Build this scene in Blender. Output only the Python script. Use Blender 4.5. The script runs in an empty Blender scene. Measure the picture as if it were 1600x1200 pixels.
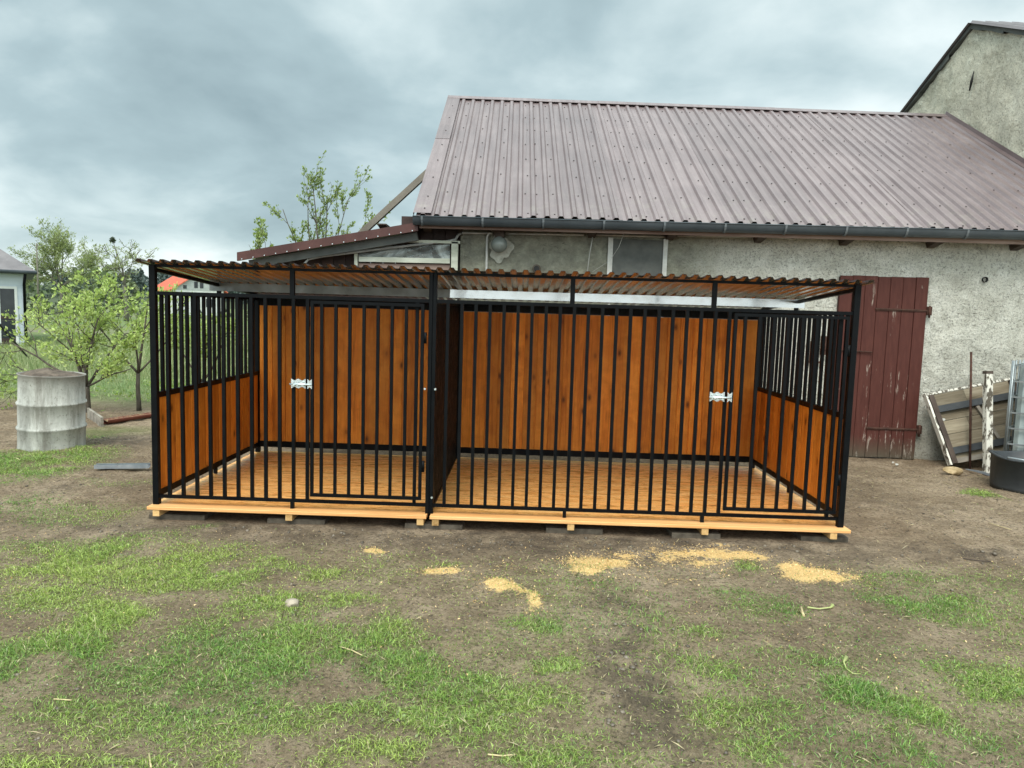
import bpy, math, random
import numpy as np
from mathutils import Vector, Matrix
random.seed(7); np.random.seed(7)
R_ = math.radians
scene = bpy.context.scene
col = scene.collection

# ------------------------------------------------------------------ camera
CF = 1130.65; PITCH, ROLL, YAW = .0968, .0299, .0143
CP = np.array([2.6631, -5.1797, 1.4702])
def cam_axes():
    f = np.array([-math.sin(YAW), math.cos(YAW), 0.]); r = np.array([math.cos(YAW), math.sin(YAW), 0.]); u = np.array([0, 0, 1.])
    f2 = f*math.cos(PITCH)-u*math.sin(PITCH); u2 = u*math.cos(PITCH)+f*math.sin(PITCH)
    r2 = r*math.cos(ROLL)+u2*math.sin(ROLL); u3 = u2*math.cos(ROLL)-r*math.sin(ROLL)
    return r2, u3, f2
AR, AU, AF = cam_axes()
cd = bpy.data.cameras.new('camera'); cam = bpy.data.objects.new('camera', cd); col.objects.link(cam)
cd.sensor_width = 36; cd.lens = CF/1600*36; cd.clip_start = .05; cd.clip_end = 3000
cam.matrix_world = Matrix(((AR[0], AU[0], -AF[0], CP[0]), (AR[1], AU[1], -AF[1], CP[1]), (AR[2], AU[2], -AF[2], CP[2]), (0, 0, 0, 1)))
scene.camera = cam
scene.view_settings.view_transform = 'Standard'; scene.view_settings.look = 'None'
scene.view_settings.exposure = 1.05; scene.view_settings.gamma = 1.0
scene.cycles.max_bounces = 8; scene.cycles.diffuse_bounces = 5; scene.cycles.glossy_bounces = 4
scene.cycles.transparent_max_bounces = 8

# ------------------------------------------------------------------ world: overcast sky
world = bpy.data.worlds.new('World'); scene.world = world; world.use_nodes = True
SUN_EL, SUN_AZ = R_(52), R_(200)      # azimuth clockwise from +Y
def build_world():
    nt = world.node_tree; nt.nodes.clear(); N = nt.nodes.new; L = nt.links.new
    out = N('ShaderNodeOutputWorld'); bg = N('ShaderNodeBackground'); bg.inputs[1].default_value = .1
    sky = N('ShaderNodeTexSky'); sky.sky_type = 'NISHITA'; sky.sun_disc = False
    sky.sun_elevation = SUN_EL; sky.sun_rotation = SUN_AZ
    tc = N('ShaderNodeTexCoord'); sep = N('ShaderNodeSeparateXYZ'); L(tc.outputs['Generated'], sep.inputs[0])
    def math_(op, a, b=None, clamp=False):
        m = N('ShaderNodeMath'); m.operation = op; m.use_clamp = clamp
        for i, v in enumerate((a, b)):
            if v is None: continue
            if isinstance(v, (int, float)): m.inputs[i].default_value = v
            else: L(v, m.inputs[i])
        return m.outputs[0]
    zz = math_('MAXIMUM', sep.outputs[2], 0.0); den = math_('ADD', zz, .34)
    cx = math_('DIVIDE', sep.outputs[0], den); cy = math_('DIVIDE', sep.outputs[1], den)
    comb = N('ShaderNodeCombineXYZ'); L(cx, comb.inputs[0]); L(cy, comb.inputs[1])
    def noise(scale, detail, rough, dist, off, sx=1.0, sy=1.0):
        mp = N('ShaderNodeMapping'); mp.inputs['Location'].default_value = off
        mp.inputs['Scale'].default_value = (sx, sy, 1); L(comb.outputs[0], mp.inputs[0])
        n = N('ShaderNodeTexNoise'); n.inputs['Scale'].default_value = scale; n.inputs['Detail'].default_value = detail
        n.inputs['Roughness'].default_value = rough; n.inputs['Distortion'].default_value = dist; L(mp.outputs[0], n.inputs[0]); return n.outputs[0]
    a = noise(.95, 4, .45, .3, (3.1, 1.7, 0)); b = noise(2.6, 6, .5, .25, (8.2, 4.4, 0)); c = noise(7.0, 5, .5, .1, (1, 2, 0))
    s = math_('MULTIPLY', a, .62); s = math_('ADD', s, math_('MULTIPLY', b, .5)); s = math_('SUBTRACT', s, .12); s = math_('ADD', s, math_('MULTIPLY', c, .12))
    # brighter towards the hidden sun side (right) and near the horizon
    s = math_('ADD', s, math_('MULTIPLY', sep.outputs[0], .17))
    hz = math_('MULTIPLY', math_('SUBTRACT', .26, zz, True), .75)
    s = math_('ADD', s, hz)
    rp = N('ShaderNodeValToRGB'); e = rp.color_ramp.elements
    e[0].position = .30; e[0].color = (.160, .215, .230, 1)
    e[1].position = .66; e[1].color = (.49, .54, .535, 1)
    m1 = e.new(.43); m1.color = (.225, .292, .307, 1)
    m2 = e.new(.53); m2.color = (.325, .392, .400, 1)
    L(s, rp.inputs[0])
    mul = N('ShaderNodeVectorMath'); mul.operation = 'SCALE'; L(rp.outputs[0], mul.inputs[0]); 
    # brighter overhead and at the hidden sun; raised out of view to add light
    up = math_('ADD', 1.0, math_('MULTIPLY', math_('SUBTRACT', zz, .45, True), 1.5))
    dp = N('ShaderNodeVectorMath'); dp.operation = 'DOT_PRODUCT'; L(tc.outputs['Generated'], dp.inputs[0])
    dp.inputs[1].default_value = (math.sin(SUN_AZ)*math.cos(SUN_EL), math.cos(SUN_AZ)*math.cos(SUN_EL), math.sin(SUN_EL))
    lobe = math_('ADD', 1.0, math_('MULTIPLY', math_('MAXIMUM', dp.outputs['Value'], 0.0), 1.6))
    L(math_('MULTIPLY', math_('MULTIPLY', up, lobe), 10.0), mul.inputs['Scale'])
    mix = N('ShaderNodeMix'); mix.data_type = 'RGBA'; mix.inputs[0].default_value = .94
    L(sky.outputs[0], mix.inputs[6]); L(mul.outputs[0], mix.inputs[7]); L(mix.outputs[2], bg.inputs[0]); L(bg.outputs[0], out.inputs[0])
build_world()
sd = bpy.data.lights.new('sun', 'SUN'); sd.energy = 1.5; sd.angle = R_(35); sd.color = (1, .90, .78)
sun = bpy.data.objects.new('sun', sd); col.objects.link(sun)
sdir = Vector((math.sin(SUN_AZ)*math.cos(SUN_EL), math.cos(SUN_AZ)*math.cos(SUN_EL), math.sin(SUN_EL)))
sun.rotation_euler = sdir.to_track_quat('Z', 'Y').to_euler()

# ------------------------------------------------------------------ helpers
def ray(px, py): return AF + AR*(px-800)/CF - AU*(py-600)/CF
def onz(px, py, z=-.1): d = ray(px, py); return Vector(CP + d*((z-CP[2])/d[2]))
def ony(px, py, y): d = ray(px, py); return Vector(CP + d*((y-CP[1])/d[1]))
def tag(o, label=None, cat=None, group=None, kind=None):
    if label: o['label'] = label
    if cat: o['category'] = cat
    if group: o['group'] = group
    if kind: o['kind'] = kind
    return o
def empty(name, loc=(0, 0, 0), rz=0, label=None, cat=None, group=None):
    o = bpy.data.objects.new(name, None); o.empty_display_size = .2; col.objects.link(o); o.location = loc; o.rotation_euler = (0, 0, rz)
    return tag(o, label, cat, group)
def inst(name, mesh, parent=None, loc=(0, 0, 0), rot=(0, 0, 0), scale=None):
    o = bpy.data.objects.new(name, mesh); col.objects.link(o); o.location = loc; o.rotation_euler = rot
    if scale: o.scale = scale
    if parent: o.parent = parent
    return o
class MB:
    def __init__(s): s.v = []; s.f = []; s.mi = []; s.cur = 0; s.sm = []
    def add(s, vs, fs, smooth=False):
        n = len(s.v); s.v += [tuple(v) for v in vs]
        for f in fs: s.f.append(tuple(i+n for i in f)); s.mi.append(s.cur); s.sm.append(smooth)
        return s
    def box(s, x0, x1, y0, y1, z0, z1, ch=0):
        if ch:
            c = ch
            # box with chamfered vertical (longest) edges kept cheap: octagonal section along longest axis
            L = [x1-x0, y1-y0, z1-z0]; a = L.index(max(L))
            lo = [x0, y0, z0]; hi = [x1, y1, z1]; b, d = [i for i in range(3) if i != a]
            ring = [(lo[b]+c, lo[d]), (hi[b]-c, lo[d]), (hi[b], lo[d]+c), (hi[b], hi[d]-c), (hi[b]-c, hi[d]), (lo[b]+c, hi[d]), (lo[b], hi[d]-c), (lo[b], lo[d]+c)]
            vs = []
            for e in (lo[a], hi[a]):
                for p in ring:
                    q = [0, 0, 0]; q[a] = e; q[b] = p[0]; q[d] = p[1]; vs.append(q)
            flip = (a == 1)
            fs = [(i, (i+1) % 8, 8+(i+1) % 8, 8+i) for i in range(8)] + [tuple(range(7, -1, -1)), tuple(range(8, 16))]
            if flip: fs = [f[::-1] for f in fs]
            return s.add(vs, fs)
        return s.add([(x0, y0, z0), (x1, y0, z0), (x1, y1, z0), (x0, y1, z0), (x0, y0, z1), (x1, y0, z1), (x1, y1, z1), (x0, y1, z1)],
              [(0, 3, 2, 1), (4, 5, 6, 7), (0, 1, 5, 4), (1, 2, 6, 5), (2, 3, 7, 6), (3, 0, 4, 7)])
    def beam(s, p, q, w, h, up=(0, 0, 1)):
        p = Vector(p); q = Vector(q); d = (q-p).normalized(); u = Vector(up)
        if abs(d.dot(u)) > .95: u = Vector((0, 1, 0))
        a = d.cross(u).normalized()*w/2; b = a.cross(d).normalized()*h/2
        vs = [p-a-b, p+a-b, p+a+b, p-a+b, q-a-b, q+a-b, q+a+b, q-a+b]
        return s.add(vs, [(0, 3, 2, 1), (4, 5, 6, 7), (0, 1, 5, 4), (1, 2, 6, 5), (2, 3, 7, 6), (3, 0, 4, 7)])
    def tube(s, pts, r, seg=6, smooth=True, cap=True):
        pts = [Vector(p) for p in pts]; rs = r if isinstance(r, (list, tuple)) else [r]*len(pts)
        n0 = len(s.v); ref = None
        for i, p in enumerate(pts):
            d = (pts[min(i+1, len(pts)-1)]-pts[max(i-1, 0)]).normalized()
            if ref is None: ref = d.orthogonal().normalized()
            a = (ref-d*ref.dot(d)); a = a.normalized() if a.length > 1e-6 else d.orthogonal().normalized(); ref = a; b = d.cross(a)
            for k in range(seg):
                t = 2*math.pi*k/seg; s.v.append(tuple(p+a*math.cos(t)*rs[i]+b*math.sin(t)*rs[i]))
        for i in range(len(pts)-1):
            for k in range(seg):
                s.f.append((n0+i*seg+k, n0+i*seg+(k+1) % seg, n0+(i+1)*seg+(k+1) % seg, n0+(i+1)*seg+k)); s.mi.append(s.cur); s.sm.append(smooth)
        if cap:
            s.f.append(tuple(n0+k for k in range(seg-1, -1, -1))); s.mi.append(s.cur); s.sm.append(False)
            e = n0+(len(pts)-1)*seg; s.f.append(tuple(e+k for k in range(seg))); s.mi.append(s.cur); s.sm.append(False)
        return s
    def lathe(s, prof, c=(0, 0, 0), seg=40, smooth=True):
        n0 = len(s.v)
        for r, z in prof:
            for k in range(seg):
                t = 2*math.pi*k/seg; s.v.append((c[0]+r*math.cos(t), c[1]+r*math.sin(t), c[2]+z))
        for i in range(len(prof)-1):
            for k in range(seg):
                s.f.append((n0+i*seg+k, n0+i*seg+(k+1) % seg, n0+(i+1)*seg+(k+1) % seg, n0+(i+1)*seg+k)); s.mi.append(s.cur); s.sm.append(smooth)
        return s
    def mesh(s, name, *mats):
        me = bpy.data.meshes.new(name); me.from_pydata(s.v, [], s.f)
        for m in mats: me.materials.append(m)
        if len(s.f):
            me.polygons.foreach_set('material_index', s.mi); me.polygons.foreach_set('use_smooth', s.sm)
        me.update(); return me
    def build(s, name, *mats, parent=None, **k): return inst(name, s.mesh(name, *mats), parent, **k)

# numpy value noise
def vnoise(x, y, seed=0):
    xi = np.floor(x).astype(np.int64); yi = np.floor(y).astype(np.int64); fx = x-xi; fy = y-yi
    fx = fx*fx*(3-2*fx); fy = fy*fy*(3-2*fy)
    def h(a, b):
        n = (a*374761393+b*668265263+seed*1442695041) & 0xffffffff
        n = ((n ^ (n >> 13))*1274126177) & 0xffffffff
        return ((n ^ (n >> 16)) & 0xffff)/65535.
    return (h(xi, yi)*(1-fx)+h(xi+1, yi)*fx)*(1-fy)+(h(xi, yi+1)*(1-fx)+h(xi+1, yi+1)*fx)*fy
def fbm(x, y, oct=4, seed=0):
    s = 0; a = .5; t = 0
    for o in range(oct): s = s+a*vnoise(x*2**o, y*2**o, seed+o*17); t += a; a *= .5
    return s/t

# ------------------------------------------------------------------ materials
def rgba(c): return (c[0], c[1], c[2], 1)
class NT:
    def __init__(s, name):
        s.m = bpy.data.materials.new(name); s.m.use_nodes = True; s.t = s.m.node_tree; s.b = s.t.nodes['Principled BSDF']
    def n(s, t, **k):
        x = s.t.nodes.new('ShaderNode'+t)
        for a, b in k.items():
            if a.startswith('i_'):
                key = a[2:].replace('_', ' '); x.inputs[key].default_value = b
            else: setattr(x, a, b)
        return x
    def l(s, a, b): s.t.links.new(a, b)
    def coord(s, scale=(1, 1, 1), rnd=0, loc=(0, 0, 0), rot=(0, 0, 0), kind='Object'):
        tc = s.n('TexCoord'); o = tc.outputs[kind]
        if rnd:
            oi = s.n('ObjectInfo'); v = s.n('VectorMath', operation='SCALE'); cm = s.n('CombineXYZ')
            s.l(oi.outputs['Random'], cm.inputs[0]); s.l(oi.outputs['Random'], cm.inputs[1]); cm.inputs[2].default_value = .37
            v.inputs['Scale'].default_value = rnd; s.l(cm.outputs[0], v.inputs[0])
            ad = s.n('VectorMath', operation='ADD'); s.l(o, ad.inputs[0]); s.l(v.outputs[0], ad.inputs[1]); o = ad.outputs[0]
        mp = s.n('Mapping'); mp.inputs['Scale'].default_value = scale; mp.inputs['Location'].default_value = loc; mp.inputs['Rotation'].default_value = rot
        s.l(o, mp.inputs[0]); return mp.outputs[0]
    def noise(s, v, scale, detail=6, rough=.6, dist=0):
        x = s.n('TexNoise'); x.inputs['Scale'].default_value = scale; x.inputs['Detail'].default_value = detail
        x.inputs['Roughness'].default_value = rough; x.inputs['Distortion'].default_value = dist; s.l(v, x.inputs['Vector']); return x.outputs['Fac']
    def ramp(s, v, stops):
        r = s.n('ValToRGB'); e = r.color_ramp.elements
        while len(e) > 2: e.remove(e[-1])
        for i, (p, c) in enumerate(stops):
            c = rgba(c) if not isinstance(c, (int, float)) else (c, c, c, 1)
            if i < 2: e[i].position = p; e[i].color = c
            else: x = e.new(p); x.color = c
        s.l(v, r.inputs[0]); return r.outputs[0]
    def mix(s, f, a, b, mode='MIX'):
        x = s.n('Mix', data_type='RGBA', blend_type=mode)
        for i, v in ((0, f), (6, a), (7, b)):
            if isinstance(v, (int, float)): x.inputs[i].default_value = v
            elif isinstance(v, tuple): x.inputs[i].default_value = rgba(v)
            else: s.l(v, x.inputs[i])
        return x.outputs[2]
    def mth(s, op, a, b=0, clamp=False):
        x = s.n('Math', operation=op, use_clamp=clamp)
        for i, v in enumerate((a, b)):
            if isinstance(v, (int, float)): x.inputs[i].default_value = v
            else: s.l(v, x.inputs[i])
        return x.outputs[0]
    def attr(s, name):
        x = s.n('Attribute', attribute_name=name); return x
    def bump(s, h, strength=.3, dist=.01, prev=None):
        x = s.n('Bump'); x.inputs['Strength'].default_value = strength; x.inputs['Distance'].default_value = dist; s.l(h, x.inputs['Height'])
        if prev is not None: s.l(prev, x.inputs['Normal'])
        return x.outputs[0]
    def fin(s, color=None, rough=None, metal=None, normal=None, spec=None):
        for k, v in (('Base Color', color), ('Roughness', rough), ('Metallic', metal), ('Specular IOR Level', spec)):
            if v is None: continue
            if isinstance(v, (int, float)): s.b.inputs[k].default_value = v
            elif isinstance(v, tuple): s.b.inputs[k].default_value = rgba(v)
            else: s.l(v, s.b.inputs[k])
        if normal is not None: s.l(normal, s.b.inputs['Normal'])
        return s.m
def simple(name, c1, c2, scale=6, rough=.6, metal=0, bump=.15, bd=.003, stretch=(1, 1, 1), rnd=20, fine=60, lo=.35, hi=.7, spec=.35):
    t = NT(name); v = t.coord(stretch, rnd); n = t.noise(v, scale); c = t.ramp(n, [(lo, c1), (hi, c2)])
    f = t.noise(v, fine, 4); return t.fin(c, t.ramp(t.noise(v, scale*2.3), [(.3, max(0, rough-.1)), (.7, min(1, rough+.12))]), metal, t.bump(f, bump, bd), spec)
def wood(name, light, mid, dark, along='z', knots=True, rough=.5, rnd=37, grain=1.0, tint=.34, stain=None):
    t = NT(name)
    ax = {'z': (1, 1, .06), 'x': (.06, 1, 1), 'y': (1, .06, 1)}[along]
    v = t.coord(ax, rnd); v2 = t.coord({'z': (1, 1, .55), 'x': (.55, 1, 1), 'y': (1, .55, 1)}[along], rnd)
    g = t.noise(v, 42*grain, 5, .6, 1.1); big = t.noise(v, 9, 3, .5, .6)
    c = t.ramp(t.mix(.45, g, big), [(.34, dark), (.47, mid), (.62, light)])
    if knots:
        vo = t.n('TexVoronoi'); vo.inputs['Scale'].default_value = 6.5; t.l(v2, vo.inputs['Vector'])
        k = t.ramp(vo.outputs['Distance'], [(.04, 1.), (.15, 0.)]); halo = t.ramp(vo.outputs['Distance'], [(.08, .55), (.32, 0.)]); bl = t.noise(t.coord((1, 1, 1), rnd), 5.5, 6, .65, .5); c = t.mix(t.ramp(bl, [(.42, .38), (.60, 0.)]), c, dark); c = t.mix(halo, c, tuple(x*.8 for x in dark)); c = t.mix(t.mth('MULTIPLY', k, .9), c, tuple(x*.22 for x in dark))
    oi = t.n('ObjectInfo'); tv = t.ramp(oi.outputs['Random'], [(0, 1-tint), (1, 1+tint*.35)])
    c = t.mix(1., c, tv, 'MULTIPLY')
    if stain is not None:
        geo = t.n('NewGeometry'); mp = t.n('Mapping'); mp.inputs['Scale'].default_value = (1.1, 5.5, 1); t.l(geo.outputs['Position'], mp.inputs[0])
        s1 = t.noise(mp.outputs[0], 3.2, 9, .72, .7); sf = t.ramp(s1, [(.49, 0.), (.64, .7)]); c = t.mix(sf, c, stain)
        s2 = t.noise(mp.outputs[0], 17, 6, .7, .3); c = t.mix(t.ramp(s2, [(.57, 0.), (.63, .9)]), c, tuple(x*.35 for x in stain))
        rr = t.ramp(s1, [(.42, rough), (.6, .16)])
    else: rr = rough
    return t.fin(c, rr, 0, t.bump(g, .25, .002), .25)
M = {}
M['black'] = simple('black_paint', (.0015, .002, .003), (.004, .005, .006), 8, .45, 0, .05, .001, spec=.12)
M['wall_wood'] = wood('stained_pine', (.97, .38, .055), (.88, .285, .032), (.55, .145, .014))
M['side_wood'] = wood('stained_pine_light', (.93, .38, .060), (.82, .285, .035), (.56, .155, .016))
M['deck_wood'] = wood('fresh_pine_deck', (.98, .60, .24), (.97, .50, .16), (.90, .38, .10), 'x', True, .42, 37, 1, .07, (.50, .22, .05))
M['deck_edge'] = wood('fresh_pine_edge', (.80, .46, .20), (.72, .37, .14), (.58, .27, .09), 'x', False, .45, 37, 1, .1)
M['joist'] = wood('pine_joist', (.62, .40, .18), (.52, .32, .13), (.36, .2, .07), 'y', False, .6)
def sheet_under():
    t = NT('galvanised_sheet'); v = t.coord((1, .12, 1), 3); n = t.noise(v, 14, 5, .6)
    return t.fin(t.ramp(n, [(.3, (.48, .50, .51)), (.7, (.62, .64, .65))]), t.ramp(n, [(.3, .12), (.7, .24)]), .85, t.bump(t.noise(v, 60, 3), .03, .001))
M['galv'] = sheet_under()
M['galv_dark'] = simple('galvanised_dim_reflection', (.16, .17, .17), (.24, .25, .25), 5, .45, .7, .05)  # darker galv copy, dim reflection of the left purlin put into the colour
M['brown_sheet'] = simple('dark_brown_coating', (.018, .009, .007), (.034, .017, .013), 7, .42, 0, .05, .001, spec=.2)
M['zinc'] = simple('bright_zinc', (.55, .62, .64), (.78, .84, .85), 60, .28, .75, .2, .001)
def barn_roof_mat():
    t = NT('weathered_brown_sheet'); v = t.coord((1, 1, 1), 0); g = t.noise(v, 1.3, 8, .65, .4); f = t.noise(v, 70, 3, .7)
    st = t.noise(t.coord((6, .35, .35), 0), 3, 6, .6)
    c = t.ramp(t.mix(.5, g, st), [(.34, (.110, .077, .077)), (.52, (.160, .121, .121)), (.68, (.218, .174, .173))])
    c = t.mix(t.ramp(f, [(.60, 0.), (.74, .45)]), c, (.34, .30, .30))
    oi = t.n('ObjectInfo'); c = t.mix(1., c, t.ramp(oi.outputs['Random'], [(0, .88), (1, 1.1)]), 'MULTIPLY')
    # lichen low down near the eave
    se = t.n('SeparateXYZ'); t.l(t.coord(), se.inputs[0]); low = t.ramp(se.outputs[2], [(2.55/6, 1.), (3.4/6, 0.)]) if False else t.mth('SUBTRACT', 1.6, t.mth('MULTIPLY', se.outputs[2], .5), True)
    li = t.ramp(t.noise(v, 5.5, 9, .72), [(.50, 0.), (.62, .7)]); c = t.mix(t.mth('MULTIPLY', li, low), c, (.30, .29, .22))
    return t.fin(c, t.ramp(g, [(.3, .36), (.7, .52)]), 0, t.bump(f, .12, .002), .6)
M['roof'] = barn_roof_mat()
M['screw'] = simple('screw_dark', (.02, .015, .014), (.04, .03, .028), 40, .5, .2)
M['fascia_brown'] = simple('red_brown_flashing', (.055, .020, .017), (.09, .036, .03), 4, .42, 0, .06)
M['gutter'] = simple('graphite_plastic', (.040, .050, .058), (.07, .082, .092), 2.5, .38, 0, .03)
M['gutter_br'] = simple('graphite_bracket', (.10, .115, .125), (.16, .175, .185), 8, .4, .1)
M['soffit'] = simple('soffit_wood', (.045, .032, .026), (.10, .075, .06), 5, .8, 0, .3, .003, (1, 1, 1))
M['fascia_wood'] = simple('pinkish_fascia_wood', (.20, .13, .105), (.34, .25, .21), 7, .8, 0, .3, .003, (.2, 1, 1))
def plaster(name, cols, crack=True, bs=1.0, green=0.):
    t = NT(name); v = t.coord()
    big = t.noise(v, .9, 6, .6, .3); med = t.noise(v, 7, 8, .68, .5); fi = t.noise(v, 38, 7, .72)
    c = t.ramp(t.mix(.55, big, med), [(.36, cols[0]), (.50, cols[1]), (.62, cols[2])])
    c = t.mix(t.ramp(fi, [(.36, .8), (.47, 0.)]), c, tuple(x*.4 for x in cols[0])); c = t.mix(t.ramp(t.noise(v, 85, 4, .7), [(.36, .7), (.45, 0.)]), c, tuple(x*.35 for x in cols[0]))  # pit shade put into the colour; soft light barely shows the bumps
    if crack:
        vo = t.n('TexVoronoi', feature='DISTANCE_TO_EDGE'); vo.inputs['Scale'].default_value = 2.1
        w = t.n('VectorMath', operation='ADD'); nn = t.n('TexNoise'); nn.inputs['Scale'].default_value = 3; nn.inputs['Detail'].default_value = 6; t.l(v, nn.inputs[0])
        t.l(v, w.inputs[0]); t.l(nn.outputs['Color'], w.inputs[1]); t.l(w.outputs[0], vo.inputs['Vector'])
        k = t.ramp(vo.outputs['Distance'], [(.0, 1.), (.012, 0.)]); k = t.mth('MULTIPLY', k, t.ramp(t.noise(v, 1.4, 3), [(.5, 0.), (.62, .7)]))
        c = t.mix(k, c, tuple(x*.3 for x in cols[0]))
    b = t.bump(med, .9*bs, .05); b = t.bump(fi, .8*bs, .015, b)
    return t, c, b
def wall_mat():
    t, c, b = plaster('rough_grey_render', ((.46, .45, .385), (.65, .64, .565), (.80, .79, .72)))
    se = t.n('SeparateXYZ'); t.l(t.coord(), se.inputs[0]); v = t.coord()
    n = t.noise(v, 1.2, 5, .6)
    # older smoother olive-grey render over the left part of the wall
    lf = t.mth('ADD', t.mth('MULTIPLY', se.outputs[0], .9), t.mth('MULTIPLY', n, -1.6)); lf = t.ramp(lf, [(.95/1.0 if False else .8, 1.), (1., 0.)])
    old = t.ramp(t.noise(v, 6, 9, .7, .4), [(.35, (.17, .17, .135)), (.52, (.26, .26, .20)), (.68, (.38, .38, .29))])
    mk = t.n('Mix', data_type='FLOAT'); xs = t.mth('SUBTRACT', 4.3, t.mth('ADD', se.outputs[0], t.mth('MULTIPLY', n, 1.6)), True)
    c = t.mix(t.mth('MULTIPLY', xs, .92), c, old)
    gv = t.coord((1.6, 1, 3.2), 0, (0, 0, 0), (0, .5, 0)); g1 = t.noise(gv, 9, 10, .78, 1.6)
    gf = t.mth('MULTIPLY', t.ramp(g1, [(.39, 1.), (.455, 0.)]), t.ramp(t.noise(v, 2.2, 4), [(.42, .15), (.6, .9)])); c = t.mix(gf, c, (.13, .125, .10))  # gouges darkened in the colour, standing in for shade the bump lacks
    c = t.mix(t.ramp(g1, [(.60, 0.), (.72, .45)]), c, (.70, .70, .64)); b = t.bump(g1, .7, .03, b)
    # darker towards the foot
    dz = t.mth('SUBTRACT', .62, t.mth('ADD', se.outputs[2], t.mth('MULTIPLY', n, .6)), True)
    c = t.mix(t.mth('MULTIPLY', dz, 1.6, True), c, (.20, .19, .15))
    return t.fin(c, .93, 0, b, .25)
M['wall'] = wall_mat()
tt, cc, bb = plaster('sandy_render', ((.44, .415, .325), (.60, .57, .46), (.72, .69, .57)), True, 1.2); M['gable'] = tt.fin(cc, .95, 0, bb, .2)
def door_mat():
    t = NT('flaking_red_brown_paint'); v = t.coord((1, 1, .16), 11); v1 = t.coord((1, 1, .5), 0)
    g = t.noise(v, 30, 6, .6, .4); c = t.ramp(g, [(.3, (.060, .018, .014)), (.7, (.088, .029, .022))])
    geo = t.n('SeparateXYZ'); tc = t.n('TexCoord'); t.l(tc.outputs['Object'], geo.inputs[0])
    wear = t.noise(v, 16, 9, .75, .5); big = t.noise(v1, 2.3, 4, .6)
    low = t.mth('SUBTRACT', .62, t.mth('MULTIPLY', geo.outputs[2], .22), True)
    wf = t.ramp(t.mth('ADD', t.mth('ADD', t.mth('MULTIPLY', wear, .75), t.mth('MULTIPLY', big, .35)), t.mth('MULTIPLY', low, .17)), [(.695, 0.), (.735, .8)])
    c = t.mix(wf, c, (.40, .34, .29))
    foot = t.mth('SUBTRACT', 1.0, t.mth('MULTIPLY', t.mth('ADD', geo.outputs[2], t.mth('MULTIPLY', wear, .25)), 2.6), True)
    c = t.mix(t.mth('MULTIPLY', foot, 1.0, True), c, (.085, .088, .062))
    return t.fin(c, .62, 0, t.bump(t.mix(.5, g, wf), .4, .003), .2)
M['door'] = door_mat()
M['rust'] = simple('rusty_iron', (.045, .024, .018), (.10, .046, .032), 20, .8, .2, .4)
M['pvc'] = simple('white_conduit', (.42, .42, .39), (.60, .60, .56), 9, .5, 0, .05)
M['pvc_grey'] = simple('grey_conduit', (.24, .245, .235), (.34, .345, .33), 9, .5, 0, .05)
M['slate'] = simple('dark_grey_board', (.075, .08, .075), (.12, .125, .115), 5, .8, 0, .2)
M['pale_mortar'] = simple('pale_mortar', (.30, .30, .25), (.50, .50, .43), 18, .95, 0, .8, .01)
M['black_rubber'] = simple('black_rubber', (.008, .008, .008), (.018, .018, .018), 9, .6)
M['globe'] = simple('smoked_glass_globe', (.13, .15, .14), (.20, .22, .20), 3, .12, 0, .02)
M['pale_wood'] = simple('whitewashed_wood', (.36, .38, .30), (.62, .64, .55), 9, .8, 0, .3, .004, (.3, 1, 1))
M['dark_plank'] = simple('dark_plank', (.028, .018, .016), (.06, .038, .034), 5, .8, 0, .3)
def film():
    t = NT('greenhouse_film'); v = t.coord(); n = t.noise(v, 3.5, 6, .6, 1.5)
    t.fin(t.ramp(n, [(.35, (.22, .24, .23)), (.7, (.55, .60, .58))]), .2, 0, t.bump(n, .6, .03)); t.l(t.ramp(n, [(.35, .35), (.65, .72)]), t.b.inputs['Alpha']); return t.m
M['film'] = film()
M['timber'] = simple('weathered_timber', (.13, .115, .095), (.26, .235, .20), 9, .85, 0, .4, .004, (.2, .2, .2))
M['grey_wood'] = simple('grey_old_wood', (.14, .12, .10), (.33, .30, .255), 11, .85, 0, .5, .004, (.25, 1, 1))
M['plank_wood'] = wood('mouldy_plank', (.30, .26, .19), (.20, .165, .115), (.11, .09, .06), 'x', False, .85, 37, 1, .35)
M['ply'] = simple('dark_bearer', (.035, .04, .045), (.065, .07, .075), 6, .75, 0, .3)
def drum():
    t = NT('whitewashed_drum'); v = t.coord((1, 1, .3), 0); n = t.noise(v, 6, 8, .7, .4); f = t.noise(t.coord(), 32, 6, .75)
    c = t.ramp(n, [(.32, (.19, .19, .17)), (.5, (.34, .345, .315)), (.66, (.48, .485, .45))])
    c = t.mix(t.ramp(t.noise(t.coord((1, 1, .12), 0), 9, 7, .7), [(.52, 0.), (.66, .6)]), c, (.13, .12, .10)); sz = t.n('SeparateXYZ'); t.l(t.coord(), sz.inputs[0]); c = t.mix(t.mth('MULTIPLY', t.mth('SUBTRACT', t.mth('ADD', sz.outputs[2], t.mth('MULTIPLY', n, .25)), .84, True), 6, True), c, (.12, .10, .08)); c = t.mix(t.ramp(f, [(.57, 0.), (.66, .8)]), c, (.12, .11, .09)); c = t.mix(t.ramp(t.noise(v, 13, 7, .75), [(.62, 0.), (.72, .8)]), c, (.11, .10, .085))
    return t.fin(c, .8, 0, t.bump(f, .5, .006))
M['drum'] = drum()
M['drum_soil'] = simple('drum_soil', (.06, .045, .035), (.20, .155, .12), 9, .95, 0, 1., .02)
M['concrete'] = simple('concrete_block', (.055, .045, .034), (.13, .11, .085), 12, .95, 0, .6, .006)
M['stone'] = simple('field_stone', (.16, .13, .10), (.42, .36, .28), 14, .9, 0, .6, .006)
M['ochre_stone'] = simple('ochre_stone', (.22, .15, .07), (.48, .37, .22), 16, .9, 0, .6, .006)
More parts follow.
